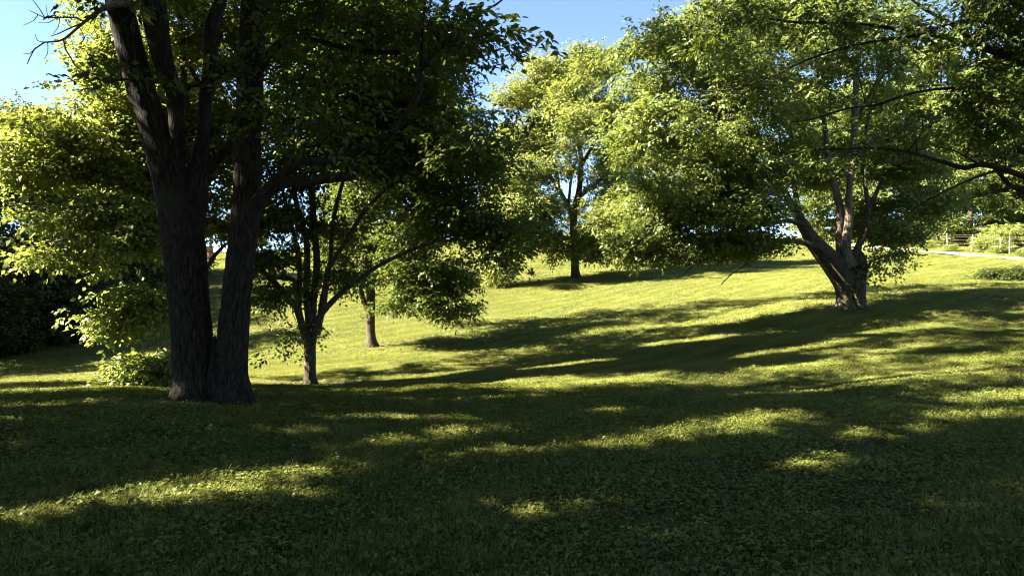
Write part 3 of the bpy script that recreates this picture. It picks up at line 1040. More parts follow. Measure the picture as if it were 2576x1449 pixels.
lobes = [
    lobe(-10.2, 14.1, 10.4, 2.0, 1.5, 1.0, 16, 26), lobe(-6.8, 14.0, 10.2, 2.0, 1.4, 1.0, 14, 26), lobe(-9.5, 16, 10.9, 2.8, 2.4, 1.2, 26, 26), lobe(-6, 17, 11.2, 2.8, 2.2, 1.2, 26, 26), lobe(-7.5, 15.4, 12.6, 2.4, 2.2, 1.1, 20, 26), lobe(-11.6, 17.4, 10.8, 1.8, 1.6, .9, 14, 26),  # unseen high lobes, added to block sun from the middle lawn
    lobe(-8.2, 19.2, 6.6, 2.0, 1.8, 1.4, 18, 24), lobe(-9.6, 17.8, 5.6, 1.8, 1.4, 1.5, 18, 24), lobe(-11.4, 17.2, 5.2, 1.6, 1.3, 1.3, 14, 24), lobe(-6.6, 17.0, 6.6, 2.0, 1.6, 1.6, 16, 24), lobe(-8.6, 16.4, 7.6, 2.0, 1.6, 1.4, 18, 24), lobe(-6.5, 15.4, 8.6, 2.2, 1.8, 1.2, 18, 24),
    px_lobe(330, 420, 14.5, 130, 100, 1.4, 26, 29), px_lobe(200, 390, 14.2, 110, 90, 1.2, 27, 29), px_lobe(70, 420, 14.0, 100, 60, 1.0, 18, 27),
    px_lobe(340, 270, 15, 110, 100, 1.5, 29, 29), px_lobe(290, 150, 15, 80, 70, 1.2, 17, 27), px_lobe(440, 120, 15.5, 110, 120, 1.5, 29, 27),
    px_lobe(570, 330, 16, 80, 110, 1.2, 22, 25), px_lobe(560, 90, 16, 90, 90, 1.4, 20, 27), px_lobe(450, 350, 15.5, 110, 120, 1.2, 25, 27), px_lobe(250, 545, 14, 150, 55, 1.2, 27, 29),
    px_lobe(330, 610, 13.9, 90, 35, 1.0, 16, 29), px_lobe(200, 655, 13.7, 90, 22, .8, 11, 27), 
    px_lobe(370, 755, 13.9, 50, 28, .5, 9, 27), px_lobe(320, 800, 13.8, 48, 28, .5, 10, 27), 
    px_lobe(400, 920, 14.1, 35, 18, .4, 7, 27), px_lobe(350, 955, 13.9, 45, 20, .4, 9, 27),  
    px_lobe(550, 580, 15.6, 40, 30, .6, 7, 23), px_lobe(560, 480, 15.8, 50, 60, .8, 10, 23)]
lime = build_tree('lime_green_tree', 'sunlit yellow-green tree with drooping sprays behind the twin trunks', b2, limbs, lobes,
                  Leaf(M_LEAF_LIME, 12, .38, (.112, .071), False, .3, 3, .36, .12), 22, M_BARK, zmin=None, gaps=True)

# ---- many-stemmed tree
D3 = 16.0
b3 = P(781, 968, D3); b3[2] = H1(b3[0], b3[1])
limbs = [
    px_limb('trunk', D3, [(781, 985, 20), (780, 965, 18.5), (780, 911, 17), (779, 870, 18), (781, 835, 21), (783, 815, 17)], detail=.010, flare=.35, flare_h=.3, ground=b3[2], sides=40, attach=0),
    px_limb('limb', D3, [(772, 850, 13), (764, 825, 11.5), (747, 776, 10), (724, 749, 9.5), (693, 714, 9), (666, 687, 8), (647, 660, 7), (600, 610, 5, 15.6), (560, 580, 3, 15.4)]),
    px_limb('limb', 15.9, [(748, 780, 8), (747, 726, 7.5), (740, 708, 7), (728, 703, 7), (693, 699, 5), (660, 680, 3.5)]),
    px_limb('limb', 16.1, [(779, 850, 13), (776, 810, 11), (773, 737, 10), (772, 660, 9.5), (766, 583, 9), (751, 525, 8), (739, 468, 7), (730, 350, 5), (720, 200, 3), (715, 100, 1.5)]),
    px_limb('limb', 16.2, [(786, 850, 14), (788, 800, 12), (791, 737, 11), (795, 660, 10.5), (793, 583, 10), (786, 506, 9), (783, 420, 8), (800, 280, 6), (830, 100, 4), (850, -60, 2)]),
    px_limb('limb', 15.9, [(756, 800, 8), (751, 776, 7.5), (755, 660, 7), (739, 591, 6.5), (720, 525, 5.5), (705, 430, 4), (690, 330, 2)]),
    px_limb('limb', 15.8, [(796, 840, 11), (806, 805, 10), (818, 757, 9), (822, 690, 8), (836, 655, 7.5), (878, 595, 7), (916, 537, 6), (963, 483, 5), (993, 460, 4.5), (1060, 400, 3.5), (1130, 330, 2)]),
    px_limb('limb', 15.8, [(793, 835, 11), (806, 800, 10), (824, 772, 9), (859, 733, 8), (912, 695, 7), (966, 664, 6), (1040, 626, 5, 15.6), (1117, 599, 4, 15.4), (1194, 575, 3, 15.3), (1244, 564, 2, 15.3), (1320, 545, 1.2, 15.3)]),
    px_limb('limb', 16.2, [(806, 790, 8), (826, 680, 6.5), (840, 560, 6), (870, 430, 5), (930, 300, 4), (990, 160, 2.5), (1020, 60, 1.5)]),
]
for l_ in limbs:
    l_['pts'] = [(p[0], p[1], p[2], p[3] * .84) for p in l_['pts']]
lobes = [
    lobe(-2.4, 13.6, 6.6, 1.6, 1.2, 1.1, 14, 22), lobe(-.6, 13.6, 4.6, 1.2, .9, .8, 10, 22), lobe(-4.2, 13.9, 7.6, 1.5, 1.2, 1.0, 12, 22), lobe(-5.4, 20.4, 7.4, 2.2, 1.5, 1.4, 18, 24), lobe(-3.0, 20.8, 6.4, 2.0, 1.4, 1.2, 16, 24), lobe(-4.4, 18.8, 6.4, 2.0, 1.4, 1.4, 18, 24), lobe(-2.4, 19, 6.0, 2.0, 1.4, 1.5, 18, 24), lobe(-1.0, 18.4, 4.6, 1.4, 1.2, 1.1, 12, 24),
    lobe(-1.5, 15.2, 12.0, 2.4, 1.9, 1.1, 16, 26), lobe(0.4, 17, 11.6, 2.2, 1.8, 1.1, 14, 26), lobe(-4, 14.4, 12.4, 2.2, 1.7, 1.0, 14, 26), lobe(1.8, 18.6, 11.4, 1.8, 1.5, .9, 10, 26), lobe(-4.0, 16.2, 9.0, 2.4, 2.2, 1.4, 26, 26), lobe(-2.2, 16.4, 9.6, 2.2, 2.0, 1.3, 20, 26), lobe(-3.4, 16.4, 11.2, 2.0, 1.8, 1.2, 20, 26),  # high crown added so its shadow fills the lawn on the right
    px_lobe(720, 440, 16, 60, 120, 1.4, 16, 26), px_lobe(800, 300, 16, 110, 130, 1.8, 27, 28), px_lobe(900, 330, 16, 120, 110, 1.8, 27, 28), px_lobe(820, 120, 16.2, 140, 130, 2, 33, 28),
    px_lobe(990, 200, 16, 120, 120, 1.8, 31, 28), px_lobe(1090, 300, 15.8, 100, 100, 1.6, 27, 28), px_lobe(1190, 390, 15.6, 80, 70, 1.2, 19, 28),
    px_lobe(1130, 500, 15.5, 100, 50, 1.0, 18, 26), px_lobe(1040, 400, 15.8, 90, 60, 1.2, 16, 26), px_lobe(1160, 570, 15.4, 80, 30, .7, 10, 26), px_lobe(1270, 585, 15.3, 50, 28, .5, 9, 24), px_lobe(1250, 640, 15.3, 30, 20, .4, 4, 19),
    px_lobe(960, 30, 16.2, 140, 90, 1.8, 27, 28), px_lobe(1090, 120, 16, 80, 80, 1.4, 16, 28), px_lobe(700, 570, 15.8, 45, 50, .8, 10, 24), px_lobe(690, 640, 15.6, 40, 40, .7, 8, 21),
    px_lobe(690, 730, 15.8, 45, 35, .6, 7, 21), px_lobe(730, 850, 15.9, 22, 22, .3, 4, 14), px_lobe(860, 560, 16.2, 60, 50, .8, 9, 21), px_lobe(840, 700, 16.3, 40, 40, .6, 6, 19), px_lobe(640, 760, 15.8, 20, 18, .3, 3, 14)]
many = build_tree('many_stemmed_tree', 'tree with short trunk splitting into many upright stems and one long sloping bough', b3, limbs, lobes,
                  Leaf(M_LEAF_MID, 12, .38, (.112, .063), False, .32, 3, .38, .18), 23, M_BARK, gaps=True)

# ---- slender tree further into the dip
D4 = 24.0
b4 = P(935, 875, D4); b4[2] = H1(b4[0], b4[1])
limbs = [
    px_limb('trunk', D4, [(937, 890, 14), (936, 872, 12.5), (934, 830, 11), (932, 776, 11), (931, 718, 11), (928, 660, 9), (924, 583, 8), (916, 506, 7), (909, 440, 6), (915, 360, 4), (925, 280, 2)], flare=.45, flare_h=.4, ground=b4[2], sides=18, **{'from': .35}),
    px_limb('limb', D4, [(930, 790, 7), (918, 757, 6), (905, 714, 5), (889, 676, 4), (860, 630, 3), (835, 590, 1.5)]),
    px_limb('limb', D4, [(932, 730, 7), (943, 710, 6), (966, 691, 5), (1020, 676, 4, 23.5), (1080, 690, 2.5, 23), (1130, 730, 1.5, 22.8)]),
    px_limb('limb', D4, [(928, 650, 7), (960, 600, 5.5), (1010, 560, 4, 23.6), (1080, 540, 2.5, 23.2)]),
    px_limb('limb', D4, [(925, 600, 6), (890, 540, 4.5), (850, 480, 3)]),
]
lobes = [
    lobe(-3.6, 21.2, 5.4, 1.8, 1.2, 1.1, 12, 24), lobe(-5.4, 27.2, 5.2, 2.2, 1.6, 1.6, 18, 24), lobe(-3.0, 27, 4.6, 2.2, 1.6, 1.5, 18, 24), lobe(-4.2, 27.4, 7.4, 2.2, 1.6, 1.2, 16, 24),
    lobe(-4.6, 24.2, 8.4, 2.6, 2.4, 1.4, 24, 24), lobe(-3.6, 24.4, 10.2, 2.0, 2.0, 1.2, 18, 24),
    px_lobe(930, 470, 24, 100, 80, 2, 30, 26), px_lobe(930, 580, 24, 90, 55, 1.6, 23, 26), px_lobe(1050, 590, 23.4, 90, 45, 1.6, 23, 26), px_lobe(1040, 670, 23.2, 80, 40, 1.4, 23, 26),
    px_lobe(1080, 735, 22.9, 60, 32, 1, 15, 26), px_lobe(1130, 775, 22.8, 30, 18, .6, 7, 20), px_lobe(1010, 770, 23.1, 30, 25, .6, 7, 18), px_lobe(860, 620, 24, 50, 45, 1, 12, 23), px_lobe(930, 360, 24, 80, 60, 1.6, 18, 26),
    px_lobe(1130, 690, 22.9, 45, 30, .8, 9, 23), px_lobe(890, 700, 24, 40, 28, .8, 7, 18)]
slender = build_tree('slender_tree', 'slim straight-trunked tree with dark drooping branches standing in the dip', b4, limbs, lobes,
                     Leaf(M_LEAF_MID, 13, .46, (.125, .070), False, .35, 3, .46, .2), 24, M_BARK)

# ---- walnut on the slope
D5 = 43.0
b5 = P(1448, 702, D5); b5[2] = H1(b5[0], b5[1])
limbs = [
    px_limb('trunk', D5, [(1449, 712, 12), (1448, 697, 11), (1446, 631, 9.5), (1443, 541, 9), (1455, 489, 7.5), (1462, 408, 6), (1457, 370, 5), (1450, 290, 3.5), (1450, 200, 2)], flare=.5, flare_h=.8, ground=b5[2], sides=18, **{'from': .3}),
    px_limb('limb', D5, [(1444, 545, 7), (1424, 508, 6), (1386, 446, 5), (1358, 408, 4), (1330, 350, 2.5), (1300, 270, 1.5)]),
    px_limb('limb', D5, [(1405, 475, 5), (1396, 413, 4.5), (1381, 370, 4), (1379, 276, 2.5), (1385, 190, 1.5)]),
    px_limb('limb', D5, [(1446, 640, 6), (1467, 617, 5), (1509, 579, 4, 42), (1550, 560, 2.5, 41.5)]),
    px_limb('limb', D5, [(1445, 600, 5.5), (1400, 597, 4.5, 42), (1350, 600, 3.5, 41.3), (1290, 590, 2.5, 41), (1250, 620, 1.5, 40.5)]),
    px_limb('limb', D5, [(1452, 500, 6), (1490, 470, 4.5), (1530, 430, 3), (1550, 380, 2)]),
    px_limb('limb', D5, [(1460, 420, 5), (1500, 350, 3.5), (1530, 270, 2), (1540, 210, 1.5)]),
    px_limb('limb', D5, [(1445, 560, 5), (1430, 520, 4, 41.5), (1440, 440, 3, 40.8), (1450, 400, 2, 40.5)]),
]
lobes = [
    px_lobe(1410, 628, 41.6, 32, 18, 1, 6, 24), px_lobe(1490, 630, 41.6, 32, 18, 1, 6, 24),
    px_lobe(1365, 590, 41.8, 40, 22, 1, 7, 24), px_lobe(1265, 340, 42.5, 35, 50, 1.4, 9, 26), px_lobe(1575, 300, 43, 30, 60, 1.4, 9, 26), px_lobe(1250, 450, 42, 35, 40, 1.4, 8, 26),
    px_lobe(1440, 300, 38.6, 60, 45, 1.6, 12, 28), px_lobe(1340, 495, 38.8, 50, 32, 1.6, 11, 28), px_lobe(1535, 545, 38.6, 50, 40, 1.5, 11, 28), px_lobe(1300, 430, 39, 55, 40, 1.5, 10, 28), px_lobe(1480, 190, 39.5, 60, 40, 1.6, 10, 28), px_lobe(1275, 590, 38.4, 42, 30, 1.4, 9, 28), px_lobe(1390, 250, 47, 80, 60, 1.8, 14, 26), px_lobe(1340, 400, 47.5, 70, 60, 1.8, 14, 26), px_lobe(1510, 380, 47.5, 60, 70, 1.8, 14, 26), px_lobe(1540, 560, 46.5, 50, 40, 1.5, 10, 26),
    px_lobe(1285, 600, 40.8, 50, 40, 1.6, 12, 30), px_lobe(1255, 690, 40.4, 25, 25, .9, 6, 26), px_lobe(1520, 610, 41, 50, 35, 1.4, 12, 28), px_lobe(1330, 520, 41.2, 60, 50, 1.6, 14, 28), 
    px_lobe(1400, 190, 43, 90, 55, 2.4, 29, 31), px_lobe(1480, 170, 43, 80, 45, 2.4, 24, 31), px_lobe(1310, 230, 43, 60, 45, 2, 17, 31), px_lobe(1330, 330, 42.5, 75, 65, 2.4, 29, 31),
    px_lobe(1440, 290, 42, 80, 60, 2.4, 24, 31), px_lobe(1530, 290, 43, 50, 80, 2, 24, 31), px_lobe(1320, 440, 42, 75, 45, 2.4, 24, 31), px_lobe(1290, 540, 41.5, 75, 40, 2.2, 21, 31),
    px_lobe(1380, 520, 41.5, 45, 45, 1.6, 13, 31), px_lobe(1530, 480, 42, 50, 50, 2, 18, 31), px_lobe(1550, 560, 41.5, 60, 40, 2, 21, 31), px_lobe(1330, 600, 41.2, 60, 30, 1.6, 14, 31),
    px_lobe(1250, 655, 40.6, 25, 40, 1.2, 10, 31), px_lobe(1590, 620, 41.5, 40, 30, 1.2, 10, 28), px_lobe(1440, 400, 41, 40, 50, 1.6, 10, 28), 
    px_lobe(1560, 400, 43, 40, 50, 1.6, 13, 28)]
walnut = build_tree('walnut_tree', 'rounded yellow-green tree standing alone on the sunny meadow slope', b5, limbs, lobes,
                    Leaf(M_LEAF_WAL, 10, .62, (.21, .095), False, .5, 3, .5, .34), 25, M_BARK)

# ---- stout multi-stemmed tree
D6 = 22.0
b6 = P(2142, 777, D6); b6[2] = H1(b6[0], b6[1])
limbs = [
    px_limb('trunk', D6, [(2128, 800, 27), (2127, 774, 24), (2127, 735, 24), (2122, 705, 28), (2104, 672, 29), (2082, 648, 25), (2050, 613, 20), (2024, 573, 15), (2007, 539, 11), (1990, 513, 9), (1977, 486, 7.5), (1955, 430, 6), (1925, 370, 4.5), (1890, 300, 3), (1870, 220, 1.5)], detail=.014, flare=.3, flare_h=.4, ground=b6[2], sides=60, **{'from': .5}),
    px_limb('trunk', D6, [(2160, 800, 22, 21.8), (2160, 774, 19, 21.8), (2158, 735, 19, 21.8), (2157, 700, 22, 21.9), (2155, 672, 25), (2150, 650, 24), (2142, 634, 17)], detail=.014, flare=.25, flare_h=.4, ground=b6[2], sides=52, attach=0),
    px_limb('limb', D6, [(2122, 690, 22), (2116, 645, 12), (2110, 586, 9.5), (2114, 536, 9.5), (2104, 486, 9), (2090, 436, 8), (2082, 380, 7), (2070, 280, 5), (2055, 160, 3.5), (2045, 60, 2)], M_BARK_PALE, sides=16, detail=.006),
    px_limb('limb', 21.8, [(2140, 672, 18), (2130, 640, 13), (2129, 603, 11), (2136, 553, 10.5), (2135, 503, 8.5), (2140, 436, 8), (2147, 386, 8.5), (2150, 300, 8), (2155, 180, 7), (2160, 80, 5), (2170, -60, 2)], M_BARK_PALE, sides=18, detail=.006),
    px_limb('limb', 21.8, [(2150, 650, 10), (2160, 622, 8), (2172, 598, 7), (2181, 566, 6), (2184, 526, 5.5), (2177, 453, 5), (2174, 386, 4), (2185, 300, 3), (2210, 180, 2)]),
    px_limb('limb', 22.4, [(2158, 655, 9), (2164, 600, 6.5), (2190, 520, 5.5), (2230, 440, 4), (2290, 390, 2.5), (2340, 370, 1.5)]),
    px_limb('limb', 21.7, [(2068, 628, 9), (2045, 616, 8), (2017, 609, 7.5), (1950, 606, 6, 21.2), (1884, 603, 5, 20.8), (1817, 619, 4, 20.6), (1750, 633, 2.8, 20.4), (1690, 630, 1.8, 20.3)]),
    px_limb('limb', 21.5, [(2020, 570, 8), (1985, 555, 6), (1930, 560, 4.5, 21), (1850, 540, 3.5, 20.5), (1760, 530, 2.2, 20.2), (1680, 540, 1.5, 20)]),
    px_limb('limb', 22.5, [(2010, 545, 7), (1998, 470, 6), (2000, 400, 5), (1970, 280, 4), (1930, 160, 2.5), (1910, 60, 1.5)]),
    px_limb('limb', 21.5, [(1970, 470, 6), (1900, 420, 4.5, 21), (1810, 360, 3.2, 20.6), (1710, 330, 2, 20.4), (1640, 330, 1.2, 20.4)]),
    px_limb('limb', 22.5, [(2070, 290, 4.5), (2000, 180, 3.5), (1880, 110, 2.5), (1760, 90, 1.5)]),
    px_limb('limb', 21.7, [(2165, 672, 8), (2176, 674, 8), (2182, 672, 5), (2190, 660, 2.5), (2215, 650, 1.5), (2260, 640, 1)]),
    px_limb('limb', 22.3, [(2152, 300, 5), (2200, 220, 3.5), (2260, 150, 2), (2300, 110, 1.2)]),
    # dead lower twigs
    px_limb('limb', 20.9, [(1905, 650, 2), (1870, 670, 1.8), (1840, 690, 1.5), (1815, 715, 1.2)], M_DEAD, attach=0),
    px_limb('limb', 20.6, [(1817, 622, 2.2), (1780, 650, 2), (1745, 668, 1.8), (1720, 690, 1.5), (1700, 700, 1)], M_DEAD, attach=0),
    px_limb('limb', 20.6, [(1780, 650, 1.8), (1740, 655, 1.5), (1700, 660, 1.2), (1660, 685, 1)], M_DEAD, attach=0),
    px_limb('limb', 20.4, [(1745, 634, 1.8), (1700, 645, 1.5), (1670, 665, 1.2), (1645, 690, 1)], M_DEAD, attach=0),
]
for (x0, y0, ang, ln) in [(1840, 690, 2.6, 30), (1815, 700, 2.9, 35), (1745, 668, 2.4, 40), (1720, 660, 2.0, 35), (1690, 662, 2.7, 40), (1700, 690, 3.4, 30), (1760, 660, 1.8, 30), (1670, 665, 2.2, 30), (1800, 640, 2.4, 50), (1830, 640, 2.0, 45), (1860, 675, 2.2, 35), (1735, 690, 2.0, 30)]:
    limbs.append(px_limb('twig', 20.6, [(x0, y0, 1.4), (x0 + math.cos(ang) * ln * .5, y0 + math.sin(ang) * ln * .5 - 4, .7), (x0 + math.cos(ang + .3) * ln, y0 + math.sin(ang + .3) * ln * .8, .5)], M_DEAD, attach=0, wob=0))
lobes = [
    px_lobe(1700, 638, 20, 55, 16, .6, 7, 18), px_lobe(1590, 600, 20.4, 35, 35, .8, 8, 20), px_lobe(1850, 640, 20.4, 40, 12, .5, 5, 14), px_lobe(1620, 650, 20.2, 30, 14, .5, 4, 14),
    lobe(4.2, 18.6, 4.6, 1.3, 1.0, .9, 11, 24), lobe(6.4, 17.2, 7.8, 1.4, .9, 1.0, 10, 22), lobe(8.6, 17.4, 8.8, 1.4, 1.0, 1.0, 10, 22), lobe(6.0, 18.2, 6.4, 1.4, 1.1, 1.1, 12, 24), lobe(9.5, 25.6, 6.8, 2.4, 1.4, 1.8, 18, 24), lobe(12.6, 26, 6.6, 2.2, 1.4, 1.8, 18, 24), lobe(6.4, 25, 6, 2.0, 1.4, 1.8, 16, 24),
    px_lobe(1640, 150, 21, 90, 110, 1.6, 32, 31), px_lobe(1630, 330, 20.6, 75, 90, 1.5, 29, 31), px_lobe(1690, 500, 20.3, 95, 80, 1.5, 32, 31), px_lobe(1640, 590, 20.2, 55, 35, 1, 14, 28),
    px_lobe(1780, 70, 21.5, 130, 110, 2, 39, 31), px_lobe(1790, 230, 20.6, 110, 100, 1.6, 34, 31), px_lobe(1900, 300, 20.8, 120, 120, 1.6, 29, 28), px_lobe(1800, 400, 20.2, 110, 80, 1.5, 34, 31), px_lobe(1850, 520, 20.2, 110, 60, 1.4, 29, 31),
    px_lobe(1880, 612, 20.6, 70, 25, 1, 15, 26), px_lobe(1780, 605, 20.2, 90, 30, 1, 16, 26), px_lobe(1970, 50, 22, 130, 100, 2.2, 34, 31), px_lobe(2020, 220, 22, 90, 100, 2, 22, 28), px_lobe(2130, 80, 22.5, 130, 110, 2, 32, 31),
    px_lobe(2220, 200, 23, 90, 110, 1.8, 17, 26), px_lobe(2230, 370, 23, 90, 60, 1.6, 17, 28), px_lobe(2300, 430, 23, 90, 55, 1.4, 20, 28), px_lobe(2300, 520, 22.5, 90, 45, 1.2, 18, 28), px_lobe(2240, 580, 22.4, 60, 35, 1, 11, 26),
    px_lobe(2050, 400, 23.4, 110, 90, 1.2, 22, 26), px_lobe(2080, 530, 24, 110, 70, 1.0, 17, 26), px_lobe(2235, 650, 21.7, 45, 16, .4, 6, 15), px_lobe(2195, 690, 21.7, 25, 8, .3, 3, 10), px_lobe(1915, 455, 20.8, 60, 60, 1, 11, 26)]
stout = build_tree('stout_tree', 'spreading tree on a stout forked trunk splitting into pale stems', b6, limbs, lobes,
                   Leaf(M_LEAF_ASH, 11, .44, (.127, .069), False, .3, 3, .44, .16), 26, M_BARK, gaps=True)
gv = np.random.default_rng(8)
iv = np.array([P(2139 + gv.normal(0, 7), 775 - 75 * gv.random() ** 1.3, 21.42 - .02 * gv.random()) for _ in range(26)])
va, fa = spray_variants(gv, 4, 9, .16, .055, .05, False, .5, 2)
V, F = place_sprays(va, fa, iv, gv.normal(-1.57, .6, 26), gv.normal(.7, .3, 26), gv.normal(0, .4, 26), gv.uniform(.7, 1.2, 26), gv)
fast_mesh('ivy', V - b6[None], F, M_LEAF_ASH, stout)

# ---- overhanging tree past the frame edge
D7 = 12.0
t7 = np.array((11.3, 12.8, 0.0)); t7[2] = H1(11.3, 12.8)
tp = lambda z, r: (11.3 + .1 * math.sin(z), 12.8, t7[2] + z, r)
def f_limb(z, rows, d=D7, **kw):
    l_ = px_limb('limb', d, rows, **kw)
    l_['pts'] = [(11.3, 12.8, t7[2] + z, l_['pts'][0][3] * 1.25)] + l_['pts']
    return l_
limbs = [
    dict(name='trunk', pts=[tp(-.3, .36), tp(0, .33), tp(1.5, .29), tp(3, .27), tp(5, .22), tp(7, .15), tp(9, .08), tp(10.5, .02)], mat=None, flare=.4, ground=t7[2], detail=.012, sides=40),
    f_limb(4.6, [(2640, 200, 17), (2576, 160, 15), (2466, 116, 12), (2386, 94, 9), (2294, 84, 7, 11.8), (2226, 68, 6, 11.7), (2146, 58, 5, 11.6), (2006, 58, 4, 11.5), (1926, 46, 3.2, 11.5), (1846, 54, 2.6, 11.5), (1786, 50, 1.8, 11.5)]),
    px_limb('limb', 12, [(2450, 104, 7), (2420, 80, 6.5), (2386, 56, 6), (2326, 24, 5), (2280, -10, 3)]),
    f_limb(5.4, [(2620, 140, 16), (2576, 108, 15), (2546, 90, 14), (2486, 52, 13), (2426, 0, 11), (2380, -60, 8), (2300, -180, 4)]),
    px_limb('limb', 11.8, [(2484, 52, 7), (2386, 60, 5.5), (2306, 88, 5), (2146, 116, 4), (2026, 152, 3.2), (1946, 192, 2.6), (1826, 228, 2), (1726, 226, 1.4)]),
    f_limb(4.0, [(2640, 245, 8), (2576, 234, 6.5), (2506, 222, 5.5), (2386, 224, 4.5, 11.8), (2286, 236, 4, 11.6), (2206, 264, 3.6, 11.5), (2126, 276, 3.2, 11.4), (2046, 300, 2.6, 11.4), (1986, 308, 1.6, 11.4)]),
    px_limb('limb', 11.9, [(2446, 218, 4.5), (2400, 213, 3.8), (2350, 215, 3.2), (2306, 217, 3)], M_DEAD, attach=0),
    f_limb(2.6, [(2640, 470, 12), (2576, 444, 10), (2510, 424, 9.5), (2466, 416, 9), (2426, 424, 8), (2366, 404, 6), (2306, 388, 5, 11.8), (2226, 376, 4, 11.7), (2126, 374, 3, 11.6), (2026, 380, 2, 11.6), (1960, 400, 1.2, 11.6)]),
    f_limb(2.3, [(2640, 510, 9), (2576, 482, 8), (2534, 460, 7), (2506, 424, 6)], attach=0),
    px_limb('limb', 11.9, [(2500, 432, 4.5), (2460, 446, 4), (2406, 468, 3.2), (2346, 496, 2.5, 11.8), (2286, 535, 1.8, 11.7), (2230, 560, 1.2, 11.7)], attach=0),
    px_limb('limb', 11.9, [(2470, 418, 4), (2430, 395, 3), (2400, 380, 2.2), (2350, 370, 1.5)]),
    px_limb('limb', 11.9, [(2576, 470, 4), (2530, 475, 3.5), (2490, 487, 2.5), (2440, 500, 1.5)], attach=0),
    px_limb('limb', 11.9, [(2530, 420, 2.5), (2526, 380, 2), (2550, 360, 1.6), (2580, 340, 1.2)], attach=0),
]
for l_ in limbs[1:]:
    l_['pts'] = [(p[0], p[1], p[2], p[3] * .78) for p in l_['pts']]
lobes = [
    px_lobe(2490, 30, 11.8, 90, 60, .7, 14, 20), px_lobe(2550, 130, 12, 50, 60, .6, 8, 18), px_lobe(2440, 225, 11.8, 80, 30, .5, 8, 14), px_lobe(2520, 300, 12, 70, 45, .6, 9, 16),
    px_lobe(2260, 45, 11.7, 100, 40, .5, 8, 10), px_lobe(2060, 70, 11.5, 110, 35, .5, 8, 9), px_lobe(1860, 60, 11.5, 80, 30, .4, 5, 8), px_lobe(2150, 150, 11.7, 120, 40, .5, 7, 8), px_lobe(2300, 300, 11.7, 110, 30, .5, 6, 8), px_lobe(2130, 390, 11.6, 80, 25, .4, 5, 8), px_lobe(2400, 110, 11.8, 60, 30, .4, 4, 8),
    lobe(12, 12.8, 9.5, 3.2, 3.2, 2.2, 30, 24), lobe(10.2, 12.2, 8.2, 2.4, 2.4, 1.4, 16, 22), lobe(13.5, 13.5, 7, 2.6, 2.6, 1.8, 18, 22), lobe(11.5, 10.6, 7.6, 2.2, 1.6, 1.4, 10, 22)]
over = build_tree('overhanging_tree', 'dark tree reaching long bare boughs in front of the stout spreading tree', t7, limbs, lobes,
                  Leaf(M_LEAF_TWIN, 11, .34, (.11, .050), True, .4, 3, .34, .15), 27, M_BARK_TWIN)


# ---- generic woodland trees
def generic_tree(name, label, h, spread, leaf, seed, bark, nsub, nspray, base_frac=.3, group=None, trunk_r=None, squash=1.0, at=None, gaps=False):
    g = np.random.default_rng(seed)
    tr = trunk_r or h * .022
    limbs_ = [dict(name='trunk', pts=[(0, 0, -.4, tr * 1.1), (0, 0, 0, tr), (g.normal(0, .1), g.normal(0, .1), h * .3, tr * .75), (g.normal(0, .3), g.normal(0, .3), h * .6, tr * .45), (g.normal(0, .3), g.normal(0, .3), h * .88, tr * .1)], mat=None, flare=.5, ground=0, sides=12)]
    lobes_ = []
    nb = 9
    for i in range(nb):
        t = base_frac + (.92 - base_frac) * (i + .3) / nb
        az = i * 2.4 + g.normal(0, .3)
        prof = math.sin(math.pi * (0.18 + 0.72 * (t - base_frac) / (1 - base_frac))) ** .8
        rr = spread * prof * g.uniform(.75, 1.1)
        z0 = h * (t - .08); z1 = h * t + rr * .25
        e = (math.cos(az) * rr, math.sin(az) * rr)
        limbs_.append(dict(name='limb', mat=None, pts=[(0, 0, z0, tr * .4 * (1.1 - t)), (e[0] * .4, e[1] * .4, z0 + (z1 - z0) * .55, tr * .26 * (1.1 - t)), (e[0] * .75, e[1] * .75, z1, tr * .12)]))
        lobes_.append(lobe(e[0] * .62, e[1] * .62, z1 + .2, rr * .45, rr * .45, h * .09 * squash, nsub, nspray))
    lobes_.append(lobe(0, 0, h * .88, spread * .45, spread * .45, h * .10, nsub, nspray))
    lobes_.append(lobe(0, 0, h * .62, spread * .5, spread * .5, h * .16, nsub, nspray))
    if at is not None:
        o_ = np.array((at[0], at[1], H1(*at) - .05))
        for l_ in limbs_:
            l_['pts'] = [(p[0] + o_[0], p[1] + o_[1], p[2] + o_[2], p[3]) for p in l_['pts']]
            if 'ground' in l_:
                l_['ground'] = o_[2]
        lobes_ = [(c + o_, r, a_, b_) for c, r, a_, b_ in lobes_]
        return build_tree(name, label, o_, limbs_, lobes_, leaf, seed, bark, group=group, gaps=gaps)
    return build_tree(name, label, (0, 0, 0), limbs_, lobes_, leaf, seed, bark, group=group)


def put(o, x, y, rz=None, s=None, dz=-.05):
    o.location = (x, y, H1(x, y) + dz)
    if rz is not None:
        o.rotation_euler = (0, 0, rz)
    if s is not None:
        o.scale = s if isinstance(s, (tuple, list)) else (s,) * 3


WOODLEAF = Leaf(M_LEAF_WOOD, 12, .75, (.25, .155), False, .3, 3, .7, .25)
wood_a = generic_tree('woodland_tree', 'x', 17, 5.2, WOODLEAF, 41, M_BARK, 15, 18, .07)
wood_b = generic_tree('woodland_tree', 'x', 14, 5.6, WOODLEAF, 42, M_BARK, 15, 18, .05)
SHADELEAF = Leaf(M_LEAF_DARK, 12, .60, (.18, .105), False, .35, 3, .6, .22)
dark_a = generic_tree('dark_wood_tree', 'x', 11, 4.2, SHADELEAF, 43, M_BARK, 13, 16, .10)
dark_b = generic_tree('dark_wood_tree', 'x', 9.5, 4.4, SHADELEAF, 44, M_BARK, 13, 16, .08)

